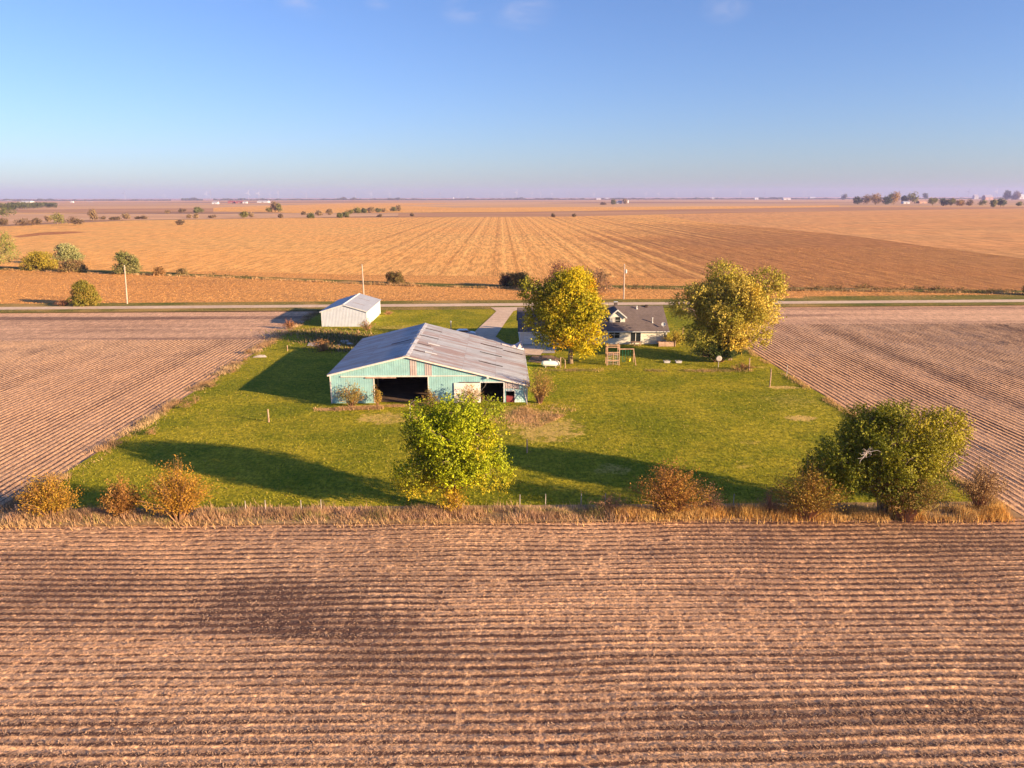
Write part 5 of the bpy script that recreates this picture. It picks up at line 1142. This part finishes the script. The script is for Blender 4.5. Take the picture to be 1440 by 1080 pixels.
for i, px in enumerate(TP):
    if i == 0: o = t0
    else:
        o = t0.copy(); C.objects.link(o)
        for ch in kids: c_ = ch.copy(); C.objects.link(c_); c_.parent = o
    Y = random.uniform(9500, 14500)
    if px in (176, 726, 1361, 1345, 1002): Y = 9500
    o.location = (fy(px, 278, Y).x, Y, -.3); o.rotation_euler = (0, 0, random.uniform(-.7, .7))
    tag(o, 'faint wind turbine, one of the long row on the hazy horizon', 'wind turbine', 'wind turbines along the horizon')

# ------------------------------------------------------------------ haze
m = MB(); m.box(-15000, 15000, -150, 16500, -1.3, 190); hz = m.build('haze', (lambda: None)() or bpy.data.materials.new('haze'))
hm = hz.data.materials[0]; hm.use_nodes = True; nt = hm.node_tree; nt.nodes.clear()
ho = nt.nodes.new('ShaderNodeOutputMaterial'); pv = nt.nodes.new('ShaderNodeVolumePrincipled'); pv.inputs['Color'].default_value = (.46, .51, 1.0, 1); pv.inputs['Density'].default_value = HAZE = 5e-5; pv.inputs['Anisotropy'].default_value = .1
nt.links.new(pv.outputs[0], ho.inputs['Volume']); tag(hz, 'thin blue haze over the plain', 'haze', kind='stuff')

# ------------------------------------------------------------------ light
SE, = (R(13.4),); SV = Vector((.891*math.cos(SE), -.454*math.cos(SE), math.sin(SE)))
sl_ = bpy.data.lights.new('sun', 'SUN'); sl_.energy = 5.0; sl_.angle = R(.6); sl_.color = (1.0, .71, .41)
so = bpy.data.objects.new('sun', sl_); C.objects.link(so); so.rotation_euler = SV.to_track_quat('Z', 'Y').to_euler(); so.location = (60, -40, 60)
w = bpy.data.worlds.new('World'); scene.world = w; w.use_nodes = True; nt = w.node_tree; nt.nodes.clear()
wo = nt.nodes.new('ShaderNodeOutputWorld'); bg = nt.nodes.new('ShaderNodeBackground'); bg.inputs['Strength'].default_value = .066
sky = nt.nodes.new('ShaderNodeTexSky'); sky.sky_type = 'NISHITA'; sky.sun_disc = False; sky.sun_elevation = SE; sky.sun_rotation = math.atan2(SV.x, SV.y)
sky.altitude = 200; sky.air_density = 1.0; sky.dust_density = .6; sky.ozone_density = 2.2
# faint cirrus wisps high in the view
def W(t, **k):
    n_ = nt.nodes.new(t)
    for a, b_ in k.items(): setattr(n_, a, b_)
    return n_
tc = W('ShaderNodeTexCoord'); mp = W('ShaderNodeVectorMath', operation='MULTIPLY'); mp.inputs[1].default_value = (5, 5, 16); nt.links.new(tc.outputs['Generated'], mp.inputs[0])
nz = W('ShaderNodeTexNoise'); nz.inputs['Scale'].default_value = 2.2; nz.inputs['Detail'].default_value = 6; nz.inputs['Roughness'].default_value = .6; nz.inputs['Distortion'].default_value = .6; nt.links.new(mp.outputs[0], nz.inputs['Vector'])
acc = None
for px, py, sz in ((735, 14, .05), (652, 14, .035), (430, 0, .04), (530, 5, .02), (1020, 12, .035), (700, -40, .08), (1100, -60, .08), (300, -50, .08)):
    d = ray(px, py).normalized(); sb = W('ShaderNodeVectorMath', operation='SUBTRACT'); nt.links.new(tc.outputs['Generated'], sb.inputs[0]); sb.inputs[1].default_value = d
    s2 = W('ShaderNodeVectorMath', operation='MULTIPLY'); s2.inputs[1].default_value = (1, 1, 1.7); nt.links.new(sb.outputs[0], s2.inputs[0])
    ln_ = W('ShaderNodeVectorMath', operation='LENGTH'); nt.links.new(s2.outputs[0], ln_.inputs[0])
    mr = W('ShaderNodeMapRange', interpolation_type='SMOOTHSTEP'); mr.inputs[1].default_value = sz; mr.inputs[2].default_value = 0; nt.links.new(ln_.outputs['Value'], mr.inputs[0])
    if acc is None: acc = mr.outputs[0]
    else: ad = W('ShaderNodeMath', operation='MAXIMUM'); nt.links.new(acc, ad.inputs[0]); nt.links.new(mr.outputs[0], ad.inputs[1]); acc = ad.outputs[0]
r1 = W('ShaderNodeMapRange', interpolation_type='SMOOTHSTEP'); r1.inputs[1].default_value = .36; r1.inputs[2].default_value = .75; nt.links.new(nz.outputs['Fac'], r1.inputs[0])
mu = W('ShaderNodeMath', operation='MULTIPLY'); nt.links.new(acc, mu.inputs[0]); nt.links.new(r1.outputs[0], mu.inputs[1])
m3 = W('ShaderNodeMath', operation='MULTIPLY'); nt.links.new(mu.outputs[0], m3.inputs[0]); m3.inputs[1].default_value = .34
mx = W('ShaderNodeMix', data_type='RGBA'); nt.links.new(m3.outputs[0], mx.inputs[0]); tn = W('ShaderNodeMix', data_type='RGBA', blend_type='MULTIPLY'); tn.inputs[0].default_value = 1; tn.inputs[7].default_value = (.635, .745, 1.09, 1); nt.links.new(sky.outputs[0], tn.inputs[6]); nt.links.new(tn.outputs[2], mx.inputs[6]); mx.inputs[7].default_value = (4.2, 4.0, 4.6, 1)
nt.links.new(mx.outputs[2], bg.inputs[0]); nt.links.new(bg.outputs[0], wo.inputs[0])

scene.view_settings.view_transform = 'Standard'; scene.view_settings.look = 'None'; scene.view_settings.gamma = 1.0
scene.view_settings.exposure = 1.55
scene.render.engine = 'CYCLES'
scene.cycles.max_bounces = 6; scene.cycles.volume_bounces = 1; scene.cycles.transparent_max_bounces = 8
print('objects', len(bpy.data.objects))
